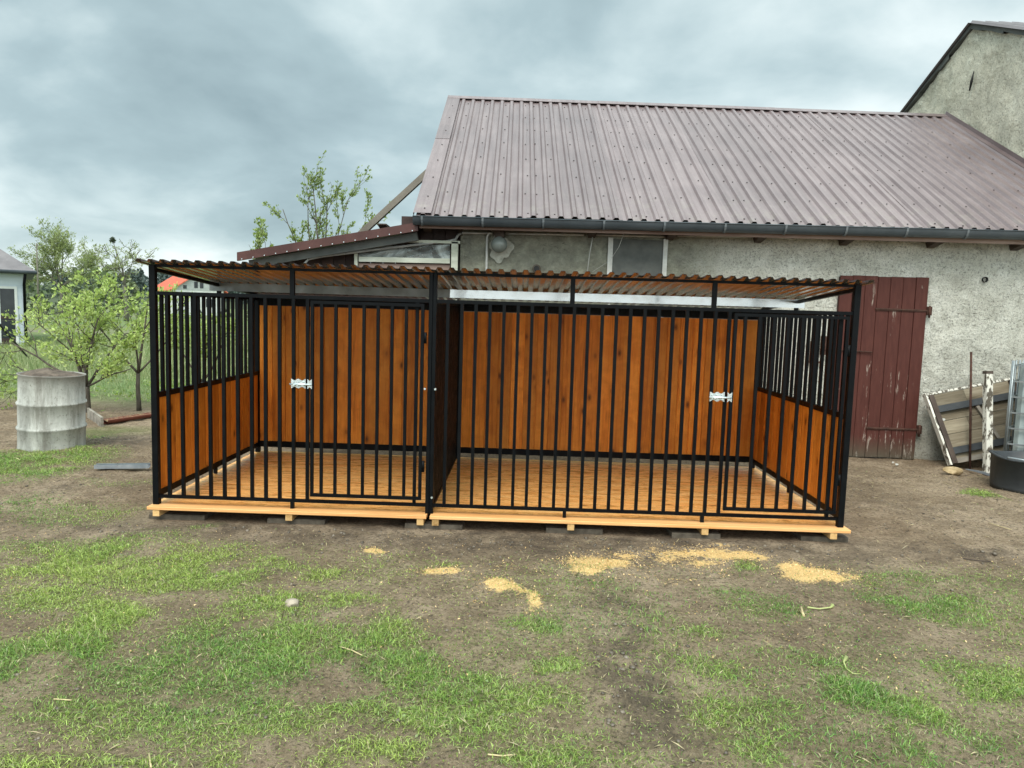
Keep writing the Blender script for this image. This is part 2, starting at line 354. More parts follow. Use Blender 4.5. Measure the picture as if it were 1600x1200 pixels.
M['white_paint'] = simple('worn_white_paint', (.10, .085, .065), (.66, .64, .57), 22, .7, 0, .3, .003, (1, 1, .5), 20, 60, .44, .50)
M['tote'] = simple('tote_plastic', (.30, .36, .36), (.42, .48, .47), 3, .4, 0, .03)
M['cage'] = simple('galvanised_tube', (.22, .25, .26), (.34, .37, .38), 8, .4, .6)
M['tub'] = simple('black_tub_plastic', (.022, .026, .03), (.05, .055, .06), 4, .5, 0, .1)
M['pvc_brown'] = simple('brown_gutter_plastic', (.15, .045, .032), (.24, .08, .055), 9, .45, 0, .1)
M['leafmess'] = simple('dead_leaves', (.10, .06, .035), (.32, .20, .11), 40, .9, 0, 1., .01)
M['steel'] = simple('galvanised_profile', (.26, .30, .34), (.42, .46, .50), 8, .35, .6)
M['bark'] = simple('bark', (.045, .038, .030), (.13, .11, .085), 20, .9, 0, .7, .006, (1, 1, .4))
M['far_bark'] = simple('far_bark', (.10, .095, .075), (.16, .15, .12), 3, .9)
def leaf_mat(name, trans=.45):
    t = NT(name); a = t.attr('Col'); nt = t.t
    d = t.n('BsdfDiffuse'); tr = t.n('BsdfTranslucent'); g = t.n('BsdfGlossy'); g.inputs['Roughness'].default_value = .45
    t.l(a.outputs['Color'], d.inputs['Color']); t.l(a.outputs['Color'], tr.inputs['Color'])
    m1 = t.n('MixShader'); m1.inputs[0].default_value = trans; t.l(d.outputs[0], m1.inputs[1]); t.l(tr.outputs[0], m1.inputs[2])
    m2 = t.n('MixShader'); m2.inputs[0].default_value = .05; t.l(m1.outputs[0], m2.inputs[1]); t.l(g.outputs[0], m2.inputs[2])
    nt.links.new(m2.outputs[0], nt.nodes['Material Output'].inputs['Surface']); nt.nodes.remove(t.b); return t.m
M['leaf'] = leaf_mat('leaf'); M['grass'] = leaf_mat('grass_blade', .35)
M['siding'] = simple('pale_blue_siding', (.42, .48, .53), (.52, .58, .62), 1, .6, 0, .05)
M['slate_roof'] = simple('grey_roofing', (.13, .12, .125), (.19, .175, .18), 2, .7)
M['red_roof'] = simple('red_tiles', (.42, .085, .045), (.55, .13, .075), 2, .7)
M['white_wall'] = simple('pale_wall', (.50, .52, .50), (.64, .66, .64), 1, .8)
M['grey_gable'] = simple('grey_gable_boards', (.30, .33, .32), (.42, .44, .43), 2, .8)
M['dark_glass'] = simple('dark_glass', (.02, .025, .03), (.05, .055, .06), 1, .15)
M['brick'] = simple('chimney_brick', (.30, .22, .18), (.42, .36, .32), 3, .9)
M['conifer'] = leaf_mat('conifer_green', .1)

# ------------------------------------------------------------------ ground
GZ = -.10
def ell(cx, cy, rx, ry, d):
    c = onz(cx, cy); a = onz(cx+rx, cy)-c; b = (onz(cx, cy-ry)-onz(cx, cy+ry))/2; return (c.x, c.y, abs(a.x)+1e-3, abs(b.y)+1e-3, d)
GRASS = [ell(*e) for e in [
 (40, 725, 90, 32, .95), (170, 675, 55, 9, .9), (95, 712, 60, 10, .9), (20, 790, 60, 20, .35), (190, 752, 70, 8, .2),
 (130, 803, 90, 20, .35), (255, 838, 60, 15, .4), (60, 860, 90, 18, .45), (190, 882, 190, 38, .85), (320, 908, 75, 26, .95), (70, 935, 90, 32, .7),
 (175, 962, 62, 32, 1.), (90, 1015, 110, 42, .95), (20, 1060, 60, 60, .7), (300, 990, 60, 30, .6), (330, 1040, 140, 45, .75), (420, 880, 60, 12, .45), (510, 893, 32, 14, .7),
 (400, 950, 90, 26, .7), (455, 1010, 80, 45, .75), (550, 945, 70, 20, .75), (560, 990, 70, 38, .85), (640, 1040, 80, 28, .8), (120, 1110, 110, 22, .6),
 (280, 1120, 160, 50, .55), (80, 1180, 90, 22, .75), (200, 1190, 80, 20, .7), (430, 1120, 120, 60, .6), (440, 1190, 120, 20, .65), (560, 1105, 60, 30, .7), (680, 1110, 100, 52, .95),
 (820, 1130, 130, 55, .8), (870, 1045, 60, 17, .9), (840, 972, 62, 20, .8), (880, 955, 30, 14, .7), (730, 1060, 45, 20, .8), (900, 1180, 90, 30, .75), (760, 1190, 120, 20, .8), (600, 1190, 80, 20, .7), (680, 880, 30, 8, .25),
 (1190, 948, 62, 20, .55), (1140, 925, 40, 12, .35), (1100, 985, 50, 16, .45), (1160, 885, 22, 6, .4), (1390, 905, 60, 16, .55), (1450, 940, 75, 18, .6), (1510, 960, 50, 12, .4),
 (1140, 1060, 65, 30, .7), (1130, 1115, 60, 35, .7), (1210, 1130, 90, 40, .6), (1360, 1095, 70, 25, .8), (1450, 1110, 80, 30, .85), (1570, 1065, 70, 35, .95), (1290, 1045, 60, 18, .45), (1280, 1190, 150, 25, .8), (1400, 1170, 60, 25, .5),
 (1540, 1150, 60, 22, .4), (1215, 1030, 60, 14, .3), (1535, 770, 24, 6, .9), (1500, 1040, 60, 20, .5), (325, 822, 20, 5, .7), (1040, 1190, 60, 20, .3)]]
BARE = [ell(*e) for e in [(275, 935, 75, 13, .9), (245, 975, 30, 12, .7), (210, 1000, 36, 22, .9), (160, 1040, 35, 10, .5), (60, 1155, 75, 22, .85), (225, 1165, 40, 22, .8), (300, 1080, 40, 12, .5), (510, 1075, 60, 18, .8), (620, 1095, 45, 14, .7),
   (720, 1020, 70, 26, .95), (620, 1000, 10, 8, .3), (320, 955, 40, 8, .6), (860, 1075, 40, 8, .5), (1010, 1080, 70, 90, 1.), (980, 960, 80, 60, .9), (1310, 1140, 70, 16, .5), (40, 905, 50, 10, .6), (600, 1165, 35, 14, .5), (430, 1170, 50, 12, .4)]]
SAW = [ell(*e) for e in [(945, 881, 52, 13, 1), (920, 888, 30, 9, 1), (985, 868, 30, 8, .8), (1075, 872, 42, 10, .75), (1100, 866, 60, 11, .9), (1095, 880, 30, 9, .7), (1165, 868, 25, 8, .8), (1285, 897, 50, 10, 1), (1240, 886, 22, 8, .9), (1315, 905, 30, 7, .8), (1130, 852, 30, 4, .5),
   (812, 936, 18, 14, 1), (797, 923, 12, 7, 1), (764, 914, 22, 10, 1), (676, 893, 26, 7, .9), (588, 861, 14, 4.5, 1), (1055, 905, 30, 5, .35), (1130, 900, 12, 4, .4), (815, 890, 60, 6, .3), (745, 945, 10, 3, .4), (1020, 1016, 1, 1, 0)]]
DARKM = [ell(*e) for e in [(1000, 1040, 60, 90, .8), (1030, 1110, 70, 60, .7), (190, 690, 60, 10, .8), (90, 765, 30, 8, .6), (1520, 858, 45, 8, .9), (960, 945, 60, 20, .5), (800, 840, 620, 22, .75), (1450, 800, 60, 20, .3), (200, 862, 12, 3, .9), (1010, 985, 25, 12, .8)]]
def field(E, X, Y, soft=.45):
    out = np.zeros_like(X)
    for cx, cy, ax, ay, d in E:
        if d <= 0: continue
        r = np.sqrt(((X-cx)/ax)**2+((Y-cy)/ay)**2); out = np.maximum(out, d*np.clip((1+soft-r)/(2*soft), 0, 1))
    return out
def warp(X, Y):
    return X+(fbm(X*2.2, Y*2.2, 3, 5)-.5)*.35, Y+(fbm(X*2.2, Y*2.2, 3, 9)-.5)*.35
def grass_density(X, Y):
    wx, wy = warp(X, Y)
    g = field(GRASS, wx, wy, .5)*(1-.9*field(BARE, wx, wy, .5))
    n = fbm(X*3.2, Y*3.2, 5, 31); g = g*np.clip((n-.20)*4.2, .12, 1.3)
    base = .06+.20*np.clip((fbm(X*1.3, Y*1.3, 4, 77)-.42)*5, 0, 1); base = base*(Y < 0)*np.clip((-.35-Y)*2.5, 0, 1)
    g = np.maximum(g, base)
    return np.clip(g*(1-.75*field(DARKM, wx, wy, .4)), 0, 1)
def ground_height(X, Y):
    d = np.sqrt((X-2.5)**2+(Y+1)**2)
    near = np.clip((16-d)/8, 0, 1)
    h = (fbm(X*1.1, Y*1.1, 4, 3)-.5)*.06+(fbm(X*7, Y*7, 4, 4)-.5)*.034+(fbm(X*22, Y*22, 2, 6)-.5)*.016
    dk = field(DARKM, *warp(X, Y)); h = h+dk*(fbm(X*14, Y*14, 3, 8)-.5)*.05*(Y < -.2)+field(SAW, *(lambda w: (w[0]*.6+X*.4, w[1]*.6+Y*.4))(warp(X, Y)), .5)*(.006+.012*fbm(X*11, Y*11, 2, 21))
    # flat under the pavers and decks, and along the barn wall foot
    k = np.clip(np.maximum(np.maximum(-.25-X, X-5.25), np.maximum(-.35-Y, Y-2.4))/.4, 0.0, 1)
    h = h*(.15+.85*k)-.004*(1-k)
    return GZ-.004+h*near
def make_ground():
    def axis(lo, hi, st, far, far2):
        a = list(np.arange(lo, hi+1e-6, st)); s = st; x = lo
        left = []
        while x > -far: s *= 1.12; x -= s; left.append(x)
        s = st; x = hi; right = []
        while x < far2: s *= 1.12; x += s; right.append(x)
        return np.array(left[::-1]+a+right)
    xs = axis(-5, 10, .028, 900, 900); ys = axis(-3.4, 5., .026, 60, 1200)
    X, Y = np.meshgrid(xs, ys); Z = ground_height(X, Y)
    nx, ny = len(xs), len(ys); v = np.stack([X, Y, Z], -1).reshape(-1, 3)
    idx = np.arange(nx*ny).reshape(ny, nx); q = np.stack([idx[:-1, :-1], idx[:-1, 1:], idx[1:, 1:], idx[1:, :-1]], -1).reshape(-1, 4)
    me = bpy.data.meshes.new('ground'); me.vertices.add(len(v)); me.vertices.foreach_set('co', v.ravel())
    me.loops.add(len(q)*4); me.loops.foreach_set('vertex_index', q.ravel().astype(np.int32)); me.polygons.add(len(q))
    me.polygons.foreach_set('loop_start', np.arange(0, len(q)*4, 4, dtype=np.int32)); me.polygons.foreach_set('use_smooth', np.ones(len(q), bool)); me.update()
    wx, wy = warp(X, Y)
    saw = field(SAW, wx*.6+X*.4, wy*.6+Y*.4, .8); saw = np.clip(saw*1.5-np.clip(.85-fbm(X*7, Y*7, 5, 90)*1.1, 0, 1)*1.25, 0, 1)
    g = grass_density(X, Y); dk = field(DARKM, wx, wy)
    fld = np.clip((Y-5.2)/1.5, 0, 1)*np.ones_like(X); fld = np.maximum(fld, np.clip((-6-X)/3, 0, 1)*np.clip((Y-1.)/2, 0, 1))
    for n, a in (('saw', saw), ('grs', g), ('drk', dk), ('fld', fld)):
        at = me.attributes.new(n, 'FLOAT', 'POINT'); at.data.foreach_set('value', a.ravel().astype(np.float32))
    t = NT('ground_soil'); v = t.coord()
    big = t.noise(v, .8, 6, .6, .3); med = t.noise(v, 5, 8, .68, .4); fi = t.noise(v, 45, 6, .7); vf = t.noise(v, 160, 4, .7)
    c = t.ramp(t.mix(.5, big, med), [(.36, (.130, .090, .056)), (.5, (.235, .173, .113)), (.62, (.36, .276, .190))])
    c = t.mix(t.ramp(fi, [(.36, .85), (.50, 0.)]), c, (.055, .041, .029)); c = t.mix(t.ramp(fi, [(.56, 0.), (.68, .5)]), c, (.33, .27, .20)); c = t.mix(t.ramp(vf, [(.60, 0.), (.68, .55)]), c, (.42, .36, .27)); c = t.mix(t.ramp(vf, [(.34, .6), (.42, 0.)]), c, (.05, .038, .027))
    ch = t.noise(t.coord((1, 1, 1), 0, (4, 2, 0)), 95, 3, .6); c = t.mix(t.ramp(ch, [(.69, 0.), (.71, .8)]), c, (.42, .33, .19))
    d = t.attr('drk').outputs['Fac']; c = t.mix(t.mth('MULTIPLY', d, t.ramp(med, [(.35, .95), (.62, .15)])), c, (.055, .042, .033))
    g = t.attr('grs').outputs['Fac']; gg = t.ramp(fi, [(.35, (.06, .085, .022)), (.65, (.15, .185, .055))]); c = t.mix(t.mth('MULTIPLY', g, .62), c, gg)
    s = t.attr('saw').outputs['Fac']; sn = t.ramp(t.mth('ADD', s, t.mth('MULTIPLY', t.mth('SUBTRACT', fi, .5), 1.6)), [(.34, 0.), (.62, .96)])
    sc = t.ramp(vf, [(.35, (.60, .38, .14)), (.6, (.85, .60, .28))]); c = t.mix(t.mth('MULTIPLY', sn, t.mth('MULTIPLY', s, 4, True)), c, sc)
    # field
    mp = t.coord((.05, .22, 1)); fn = t.noise(mp, 1.0, 6, .6, .4); fn2 = t.noise(v, 1.5, 8, .7)
    fc = t.ramp(t.mix(.35, fn, fn2), [(.38, (.21, .185, .14)), (.47, (.17, .19, .085)), (.56, (.13, .20, .065)), (.66, (.17, .25, .08))])
    fc = t.mix(t.ramp(t.noise(v, 9, 6, .7), [(.4, .5), (.6, 0.)]), fc, (.07, .08, .035))
    c = t.mix(t.attr('fld').outputs['Fac'], c, fc)
    b = t.bump(med, .6, .04); b = t.bump(fi, 1., .022, b); b = t.bump(vf, .8, .007, b)
    rg = t.mix(t.mth('MULTIPLY', d, .4), (.95, .95, .95), (.6, .6, .6))
    me.materials.append(t.fin(c, rg, 0, b, .25))
    o = inst('ground', me); o['kind'] = 'structure'; return o
make_ground()

def blades_mesh(name, P, H, W, colr, mat, lean=.5, kind='stuff', az=None):
    """P (n,3) roots, H heights, W widths, colr (n,3): bent three-triangle blades"""
    n = len(P); az = np.random.rand(n)*2*np.pi if az is None else az; la = np.random.rand(n)*2*np.pi
    side = np.stack([np.cos(az), np.sin(az), np.zeros(n)], 1)*W[:, None]/2
    ln = (np.random.rand(n)*lean+.1)*H; ld = np.stack([np.cos(la), np.sin(la), np.zeros(n)], 1)
    up = np.array([0, 0, 1.])
    m = P+up*(H*.55)[:, None]+ld*(ln*.35)[:, None]; tp = P+up*(H*np.clip(1-.35*ln/H, .3, 1))[:, None]+ld*ln[:, None]
    v = np.stack([P-side, P+side, m+side*.75, m-side*.75, tp], 1).reshape(-1, 3)
    b = np.arange(n)*5
    tri = np.stack([b, b+1, b+2, b, b+2, b+3, b+3, b+2, b+4], 1).reshape(-1, 3)
    return np_mesh(name, v, tri, np.repeat(colr, 5, 0), mat)
def np_mesh(name, v, f, vc, mat):
    k = f.shape[1]; me = bpy.data.meshes.new(name); me.vertices.add(len(v)); me.vertices.foreach_set('co', v.astype(np.float32).ravel())
    me.loops.add(f.size); me.loops.foreach_set('vertex_index', f.ravel().astype(np.int32)); me.polygons.add(len(f))
    me.polygons.foreach_set('loop_start', np.arange(0, f.size, k, dtype=np.int32)); me.update()
    if vc is not None:
        a = me.color_attributes.new('Col', 'FLOAT_COLOR', 'POINT'); c = np.ones((len(v), 4), np.float32); c[:, :3] = vc; a.data.foreach_set('color', c.ravel())
    me.materials.append(mat); return me
def in_rect(x, y, x0, x1, y0, y1): return (x > x0) & (x < x1) & (y > y0) & (y < y1)
def make_grass():
    n = 3100000; X = np.random.uniform(-4.6, 9.6, n); Y = np.random.uniform(-3.4, 3.2, n)
    d = grass_density(X, Y); keep = np.random.rand(n) < d*np.clip(1.2-(Y+3.4)*.15, .40, 1.2)*.62
    keep &= ~in_rect(X, Y, -.2, 5.2, -.14, 3.4) & ~((Y > 3.0) & (X > 1))
    keep &= ((X+2.375)**2+(Y-2.42)**2) > .325**2
    X, Y, d = X[keep], Y[keep], d[keep]; Z = ground_height(X, Y)-.004; n = len(X)
    tall = np.clip((fbm(X*1.5, Y*1.5, 3, 50)-.35)*2.5, .3, 1.4)
    H = (.018+.036*np.random.rand(n)*tall)*(.5+.6*d); W = (.0020+.0024*np.random.rand(n))*(1+.10*(Y+3.4))
    hue = fbm(X*.9+5, Y*.9, 3, 60)+np.random.rand(n)*.30-.15; hue = np.clip((hue-.3)*2.2, 0, 1)[:, None]
    a = np.array([.120, .255, .045]); b = np.array([.37, .46, .105]); c = a*(1-hue)+b*hue
    dry = (np.random.rand(n) < .11)[:, None]; c = np.where(dry, np.array([.42, .37, .21]), c)*(.45+1.0*np.random.rand(n))[:, None]
    inst('grass', blades_mesh('grass', np.stack([X, Y, Z], 1), H, W, c, M['grass'], 2.2))['kind'] = 'stuff'
    tag(bpy.data.objects['grass'], 'short patchy green grass growing on the trodden soil', 'grass')
make_grass()
def make_weeds():
    n = 26000; X = np.random.uniform(-4.4, 9, n); Y = np.random.uniform(-3.3, 3, n); d = grass_density(X, Y)
    k = (np.random.rand(n) < np.clip((fbm(X*2, Y*2, 3, 99)-.45)*5, 0, 1)*(d+.03)) & ~in_rect(X, Y, -.2, 5.2, -.14, 3.4); X, Y = X[k], Y[k]
    P = np.stack([X, Y, ground_height(X, Y)+.006+.012*np.random.rand(len(X))], 1)
    leaves('yard_weeds', P, .006+.011*np.random.rand(len(X)), [(.12, .20, .05), (.26, .34, .11)], .6, label='tiny clover and weed leaves growing among the yard grass', cat='weeds', aspect=.8, mat='grass')
def make_meadow():
    n = 90000; X = np.random.uniform(-16, 2, n); Y = 4.6+np.random.rand(n)**1.5*22
    den = np.clip((fbm(X*.5, Y*.35, 3, 44)-.42)*5, .0, 1)*np.clip((Y-5.8)/1.2, 0.02, 1)
    den = np.maximum(den, np.clip((-6.2-X)/1.5, 0, 1)*np.clip((Y-6.5)/1.5, 0, 1)*.9)
    k = np.random.rand(n) < den; k &= ~((X > -.8) & (Y < 9.5)); X, Y = X[k], Y[k]; n = len(X)
    H = (.07+.17*np.random.rand(n))*np.clip((Y-5)/5, .4, 1.2); W = .006+.008*np.random.rand(n)*(Y/9)
    hue = np.random.rand(n)[:, None]; c = np.array([.15, .23, .07])*(1-hue)+np.array([.36, .38, .18])*hue
    o = inst('meadow_grass', blades_mesh('meadow_grass', np.stack([X, Y, np.full(n, GZ-.01)], 1), H, W, c, M['grass'], 1.)); tag(o, 'tall loose meadow grass in the field behind the fruit trees', 'grass', kind='stuff')
    # leafy ground cover in the vegetable bed
    n = 5200; X = np.random.uniform(-9.5, -.6, n); Y = np.random.uniform(4.4, 8.4, n)
    k = np.random.rand(n) < np.clip((fbm(X*1.4, Y*1.8, 3, 12)-.46)*6, 0, 1)*np.clip((Y-3.8)/3, .12, 1); X, Y = X[k], Y[k]; n = len(X)
    P = np.stack([X, Y, GZ+.02+np.random.rand(n)*.12], 1); leaves('bed_leaves', P, .045+.06*np.random.rand(n), [(.17, .27, .05), (.28, .36, .08)], flat=.75, label='bright leafy ground cover in the bed behind the drum', cat='plants')
def leaf_arrays(P, S, cols, flat=.0, dirs=None, aspect=.55):
    n = len(P); d = np.random.normal(size=(n, 3)) if dirs is None else dirs+np.random.normal(size=(n, 3))*.55
    d /= np.linalg.norm(d, axis=1)[:, None]; nn = np.random.normal(size=(n, 3)); nn[:, 2] += flat*4
    s = np.cross(nn, d); s /= np.linalg.norm(s, axis=1)[:, None]+1e-9; nrm = np.cross(d, s)
    S = S[:, None]; b = P; m1 = P+d*S*.5+s*S*aspect/2+nrm*S*.06; m2 = P+d*S*.5-s*S*aspect/2+nrm*S*.06; t = P+d*S
    v = np.stack([b, m1, t, m2], 1).reshape(-1, 3); k = np.arange(n)*4; f = np.stack([k, k+1, k+2, k, k+2, k+3], 1).reshape(-1, 3)
    h = np.random.rand(n)[:, None]; c = np.array(cols[0])*(1-h)+np.array(cols[1])*h; c *= (.75+.5*np.random.rand(n))[:, None]
    return v, f, np.repeat(c, 4, 0)
def leaves(name, P, S, cols, flat=0, dirs=None, parent=None, label=None, cat=None, aspect=.55, mat='leaf'):
    v, f, c = leaf_arrays(np.asarray(P), np.asarray(S), cols, flat, dirs, aspect); o = inst(name, np_mesh(name, v, f, c, M[mat]), parent)
    if label: tag(o, label, cat, kind='stuff')
    return o
make_weeds()
make_meadow()

def make_litter():
    # sawdust chips, straw bits and clods: nobody could count them
    n = 110000; X = np.random.uniform(-1, 7.5, n); Y = np.random.uniform(-2.2, -.2, n); wx, wy = warp(X, Y); s = field(SAW, wx*.6+X*.4, wy*.6+Y*.4, .95)
    k = np.random.rand(n) < s*.9+.02; X, Y = X[k], Y[k]; n = len(X)
    P = np.stack([X, Y, ground_height(X, Y)+.003], 1); v, f, c = leaf_arrays(P, .006+.011*np.random.rand(n), [(.62, .40, .15), (.90, .66, .33)], .5, None, .5)
    o = inst('sawdust', np_mesh('sawdust', v, f, c, M['grass'])); tag(o, 'golden sawdust scattered in patches in front of the kennel', 'sawdust', kind='stuff')
    n = 34000; X = np.random.uniform(-4, 9, n); Y = np.random.uniform(-3.2, 2.6, n); k = ~in_rect(X, Y, -.2, 5.2, -.14, 3.4); X, Y = X[k], Y[k]; n = len(X)
    d = np.random.normal(size=(n, 3)); d[:, 2] = np.abs(d[:, 2])*.12
    v, f, c = leaf_arrays(np.stack([X, Y, ground_height(X, Y)+.006], 1), .008+.018*np.random.rand(n)+.055*np.random.rand(n)**14, [(.36, .29, .16), (.55, .47, .28)], 1, d*3, .09)
    o = inst('straw_bits', np_mesh('straw_bits', v, f, c, M['grass'])); tag(o, 'dry straw bits strewn over the soil and grass', 'straw', kind='stuff')
    # clods and pebbles
    ico = [(0, 0, 1), (.89, 0, .45), (.28, .85, .45), (-.72, .53, .45), (-.72, -.53, .45), (.28, -.85, .45), (.72, .53, -.45), (-.28, .85, -.45), (-.89, 0, -.45), (-.28, -.85, -.45), (.72, -.53, -.45), (0, 0, -1)]
    fi = [(0, 1, 2), (0, 2, 3), (0, 3, 4), (0, 4, 5), (0, 5, 1), (1, 6, 2), (2, 7, 3), (3, 8, 4), (4, 9, 5), (5, 10, 1), (2, 6, 7), (3, 7, 8), (4, 8, 9), (5, 9, 10), (1, 10, 6), (6, 11, 7), (7, 11, 8), (8, 11, 9), (9, 11, 10), (10, 11, 6)]
    ico = np.array(ico); fi = np.array(fi); n = 30000; X = np.random.uniform(-4.5, 9.5, n); Y = np.random.uniform(-3.2, 3.1, n)
    dk = field(DARKM, *warp(X, Y)); k = (np.random.rand(n) < .22+dk*.9) & ~in_rect(X, Y, -.2, 5.2, -.14, 3.4); X, Y, dk = X[k], Y[k], dk[k]; n = len(X)
    S = .003+.010*np.random.rand(n)**4*(1+.6*dk); v = ico[None]*(S[:, None, None]*(.6+.7*np.random.rand(n, 12, 1)))*np.array([1, 1, .65])+np.stack([X, Y, ground_height(X, Y)+.002], 1)[:, None]
    f = (fi[None]+(np.arange(n)*12)[:, None, None]).reshape(-1, 3); g = np.random.rand(n)[:, None]; c = np.array([.07, .055, .04])*(1-g)+np.array([.20, .165, .125])*g
    pale = ((np.random.rand(n) < .05) & (S < .006))[:, None]; c = np.where(pale, np.array([.42, .38, .31]), c)
    o = inst('soil_clods', np_mesh('soil_clods', v.reshape(-1, 3), f, np.repeat(c, 12, 0), M['conifer'])); tag(o, 'small soil clods and pebbles lying on the yard', 'clods', kind='stuff')
make_litter()

# ------------------------------------------------------------------ far landscape
def hill(name, cx, cy, w, d, h, seed):
    nx, ny = 60, 14; mb = MB()
    for j in range(ny):
        for i in range(nx):
            u = i/(nx-1)*2-1; v = j/(ny-1)*2-1; z = h*max(0, 1-u*u)**.8*max(0, 1-v*v)*(.75+.5*float(fbm(np.array(u*3+seed), np.array(v*2.), 3, seed)))
            mb.v.append((cx+u*w, cy+v*d, GZ-.3+z))
    for j in range(ny-1):
        for i in range(nx-1):
            a = j*nx+i; mb.f.append((a, a+1, a+nx+1, a+nx)); mb.mi.append(0); mb.sm.append(True)
    o = mb.build(name, simple('hill_grass_%d' % seed, (.05, .065, .035), (.08, .10, .05), .05, .95)); o['kind'] = 'structure'; return o
hill('hills', -150, 420, 330, 120, 10, 3)
def woods(name, label, xs, ys, zf, n, hmin, hmax, c0, c1, seed):
    rs = np.random.RandomState(seed); V = []; F = []; C = []; o = 0
    for i in range(n):
        x = rs.uniform(*xs); y = rs.uniform(*ys); h = rs.uniform(hmin, hmax); z0 = zf(x, y); k = 170; r = h*rs.uniform(.22, .38)
        t = rs.rand(k)**.7; a = rs.rand(k)*2*np.pi; rr = r*np.sin(np.clip(t*2.6+.25, 0, 3.1))*rs.uniform(.6, 1, k)
        P = np.stack([x+rr*np.cos(a), y+rr*np.sin(a), z0+h*t], 1); s = h*.062*rs.uniform(.6, 1.3, k)
        d = rs.normal(size=(k, 3)); d /= np.linalg.norm(d, axis=1)[:, None]; q = np.cross(d, rs.normal(size=(k, 3))); q /= np.linalg.norm(q, axis=1)[:, None]
        v = np.stack([P-d*s[:, None], P+q*s[:, None]*.8, P+d*s[:, None], P-q*s[:, None]*.8], 1).reshape(-1, 3)
        b = np.arange(k)*4+o; F.append(np.stack([b, b+1, b+2, b+3], 1)); V.append(v); o += k*4
        g = rs.rand(); C.append(np.repeat((np.array(c0)*(1-g)+np.array(c1)*g)[None]*rs.uniform(.75, 1.2, (k, 1)), 4, 0))
    ob = inst(name, np_mesh(name, np.concatenate(V), np.concatenate(F), np.concatenate(C), M['conifer'])); tag(ob, label, 'woods', kind='stuff')
woods('distant_woods', 'dark woods on the low hill at the horizon, tinted bluish for haze', (-330, 140), (310, 400), lambda x, y: -1+9*max(0, 1-((x+150)/330)**2)*max(0, 1-((y-420)/120)**2), 620, 6, 13, (.05, .075, .070), (.075, .105, .085), 1)  # far haze put into the leaf colours as a bluish tint
woods('hedge_trees', 'soft green bushes and trees along the far side of the field', (-95, -52), (92, 104), lambda x, y: GZ, 34, 3.5, 7.2, (.085, .125, .055), (.15, .19, .09), 2)
woods('far_hedgerow', 'low dark hedgerow at the far edge of the field', (-70, 130), (70, 73), lambda x, y: GZ-.3, 240, .9, 1.7, (.06, .08, .045), (.10, .12, .065), 4)

def polybox(mb, x0, x1, y0, y1, z0, z1): mb.box(x0, x1, y0, y1, z0, z1)
# pale blue house at the left edge
def white_house():
    p = ony(38, 420, 19.1); h = empty('house', (p.x, 19.1, GZ), R_(35), 'pale blue timber-clad house with grey hipped roof at the left edge', 'house')
    MB().box(-10, -.03, .03, 8, 0, 2.52).build('wall', M['siding'], parent=h)
    sid = MB().box(-10, 0, 0, .025, 0, .118).mesh('siding_board', M['siding'])
    for k in range(21): inst('siding_board', sid, h, (0, 0 if k % 1 == 0 else 0, k*.12))
    rf = MB(); e = .3; zr = 2.52
    a, b, c, d = (-10.3, -e, zr), (e, -e, zr), (e, 8.3, zr), (-10.3, 8.3, zr); r1 = (-4.0, 4, zr+3.2); r0 = (-6.2, 4, zr+3.2)
    rf.add([a, b, c, d, r0, r1], [(0, 1, 5, 4), (1, 2, 5), (2, 3, 4, 5), (3, 0, 4)]); rf.box(-10.3, e, -e, 8.3, zr-.12, zr-.004); rf.build('roof', M['slate_roof'], parent=h)
    MB().tube([(-10.3, -e-.05, zr-.06), (e+.05, -e-.05, zr-.06)], .06, 8).build('gutter', M['gutter'], parent=h)
    MB().tube([(.02, -e, zr-.1), (-.02, -.08, zr-.45), (-.02, -.08, .1)], .045, 8).build('downpipe', M['black'], parent=h)
    fr = MB().box(-.78, -.70, -.03, 0, 0, 1.98).box(-.30, -.22, -.03, 0, 0, 1.98).box(-.70, -.30, -.03, 0, 1.9, 1.98).build('door_frame', M['white_wall'], parent=h)
    MB().box(-.70, -.30, -.015, -.004, .0, 1.9).build('glass_pane', M['dark_glass'], parent=fr)
    MB().box(-.70, -.30, -.028, -.016, .9, .97).build('door_rail', M['dark_plank'], parent=fr); MB().box(-.70, -.30, -.028, -.016, 0, .25).build('kick_board', M['dark_plank'], parent=fr)
    MB().box(-3.6, -2.4, -.02, 0, .9, 1.9).build('window', M['dark_glass'], parent=h)
white_house()
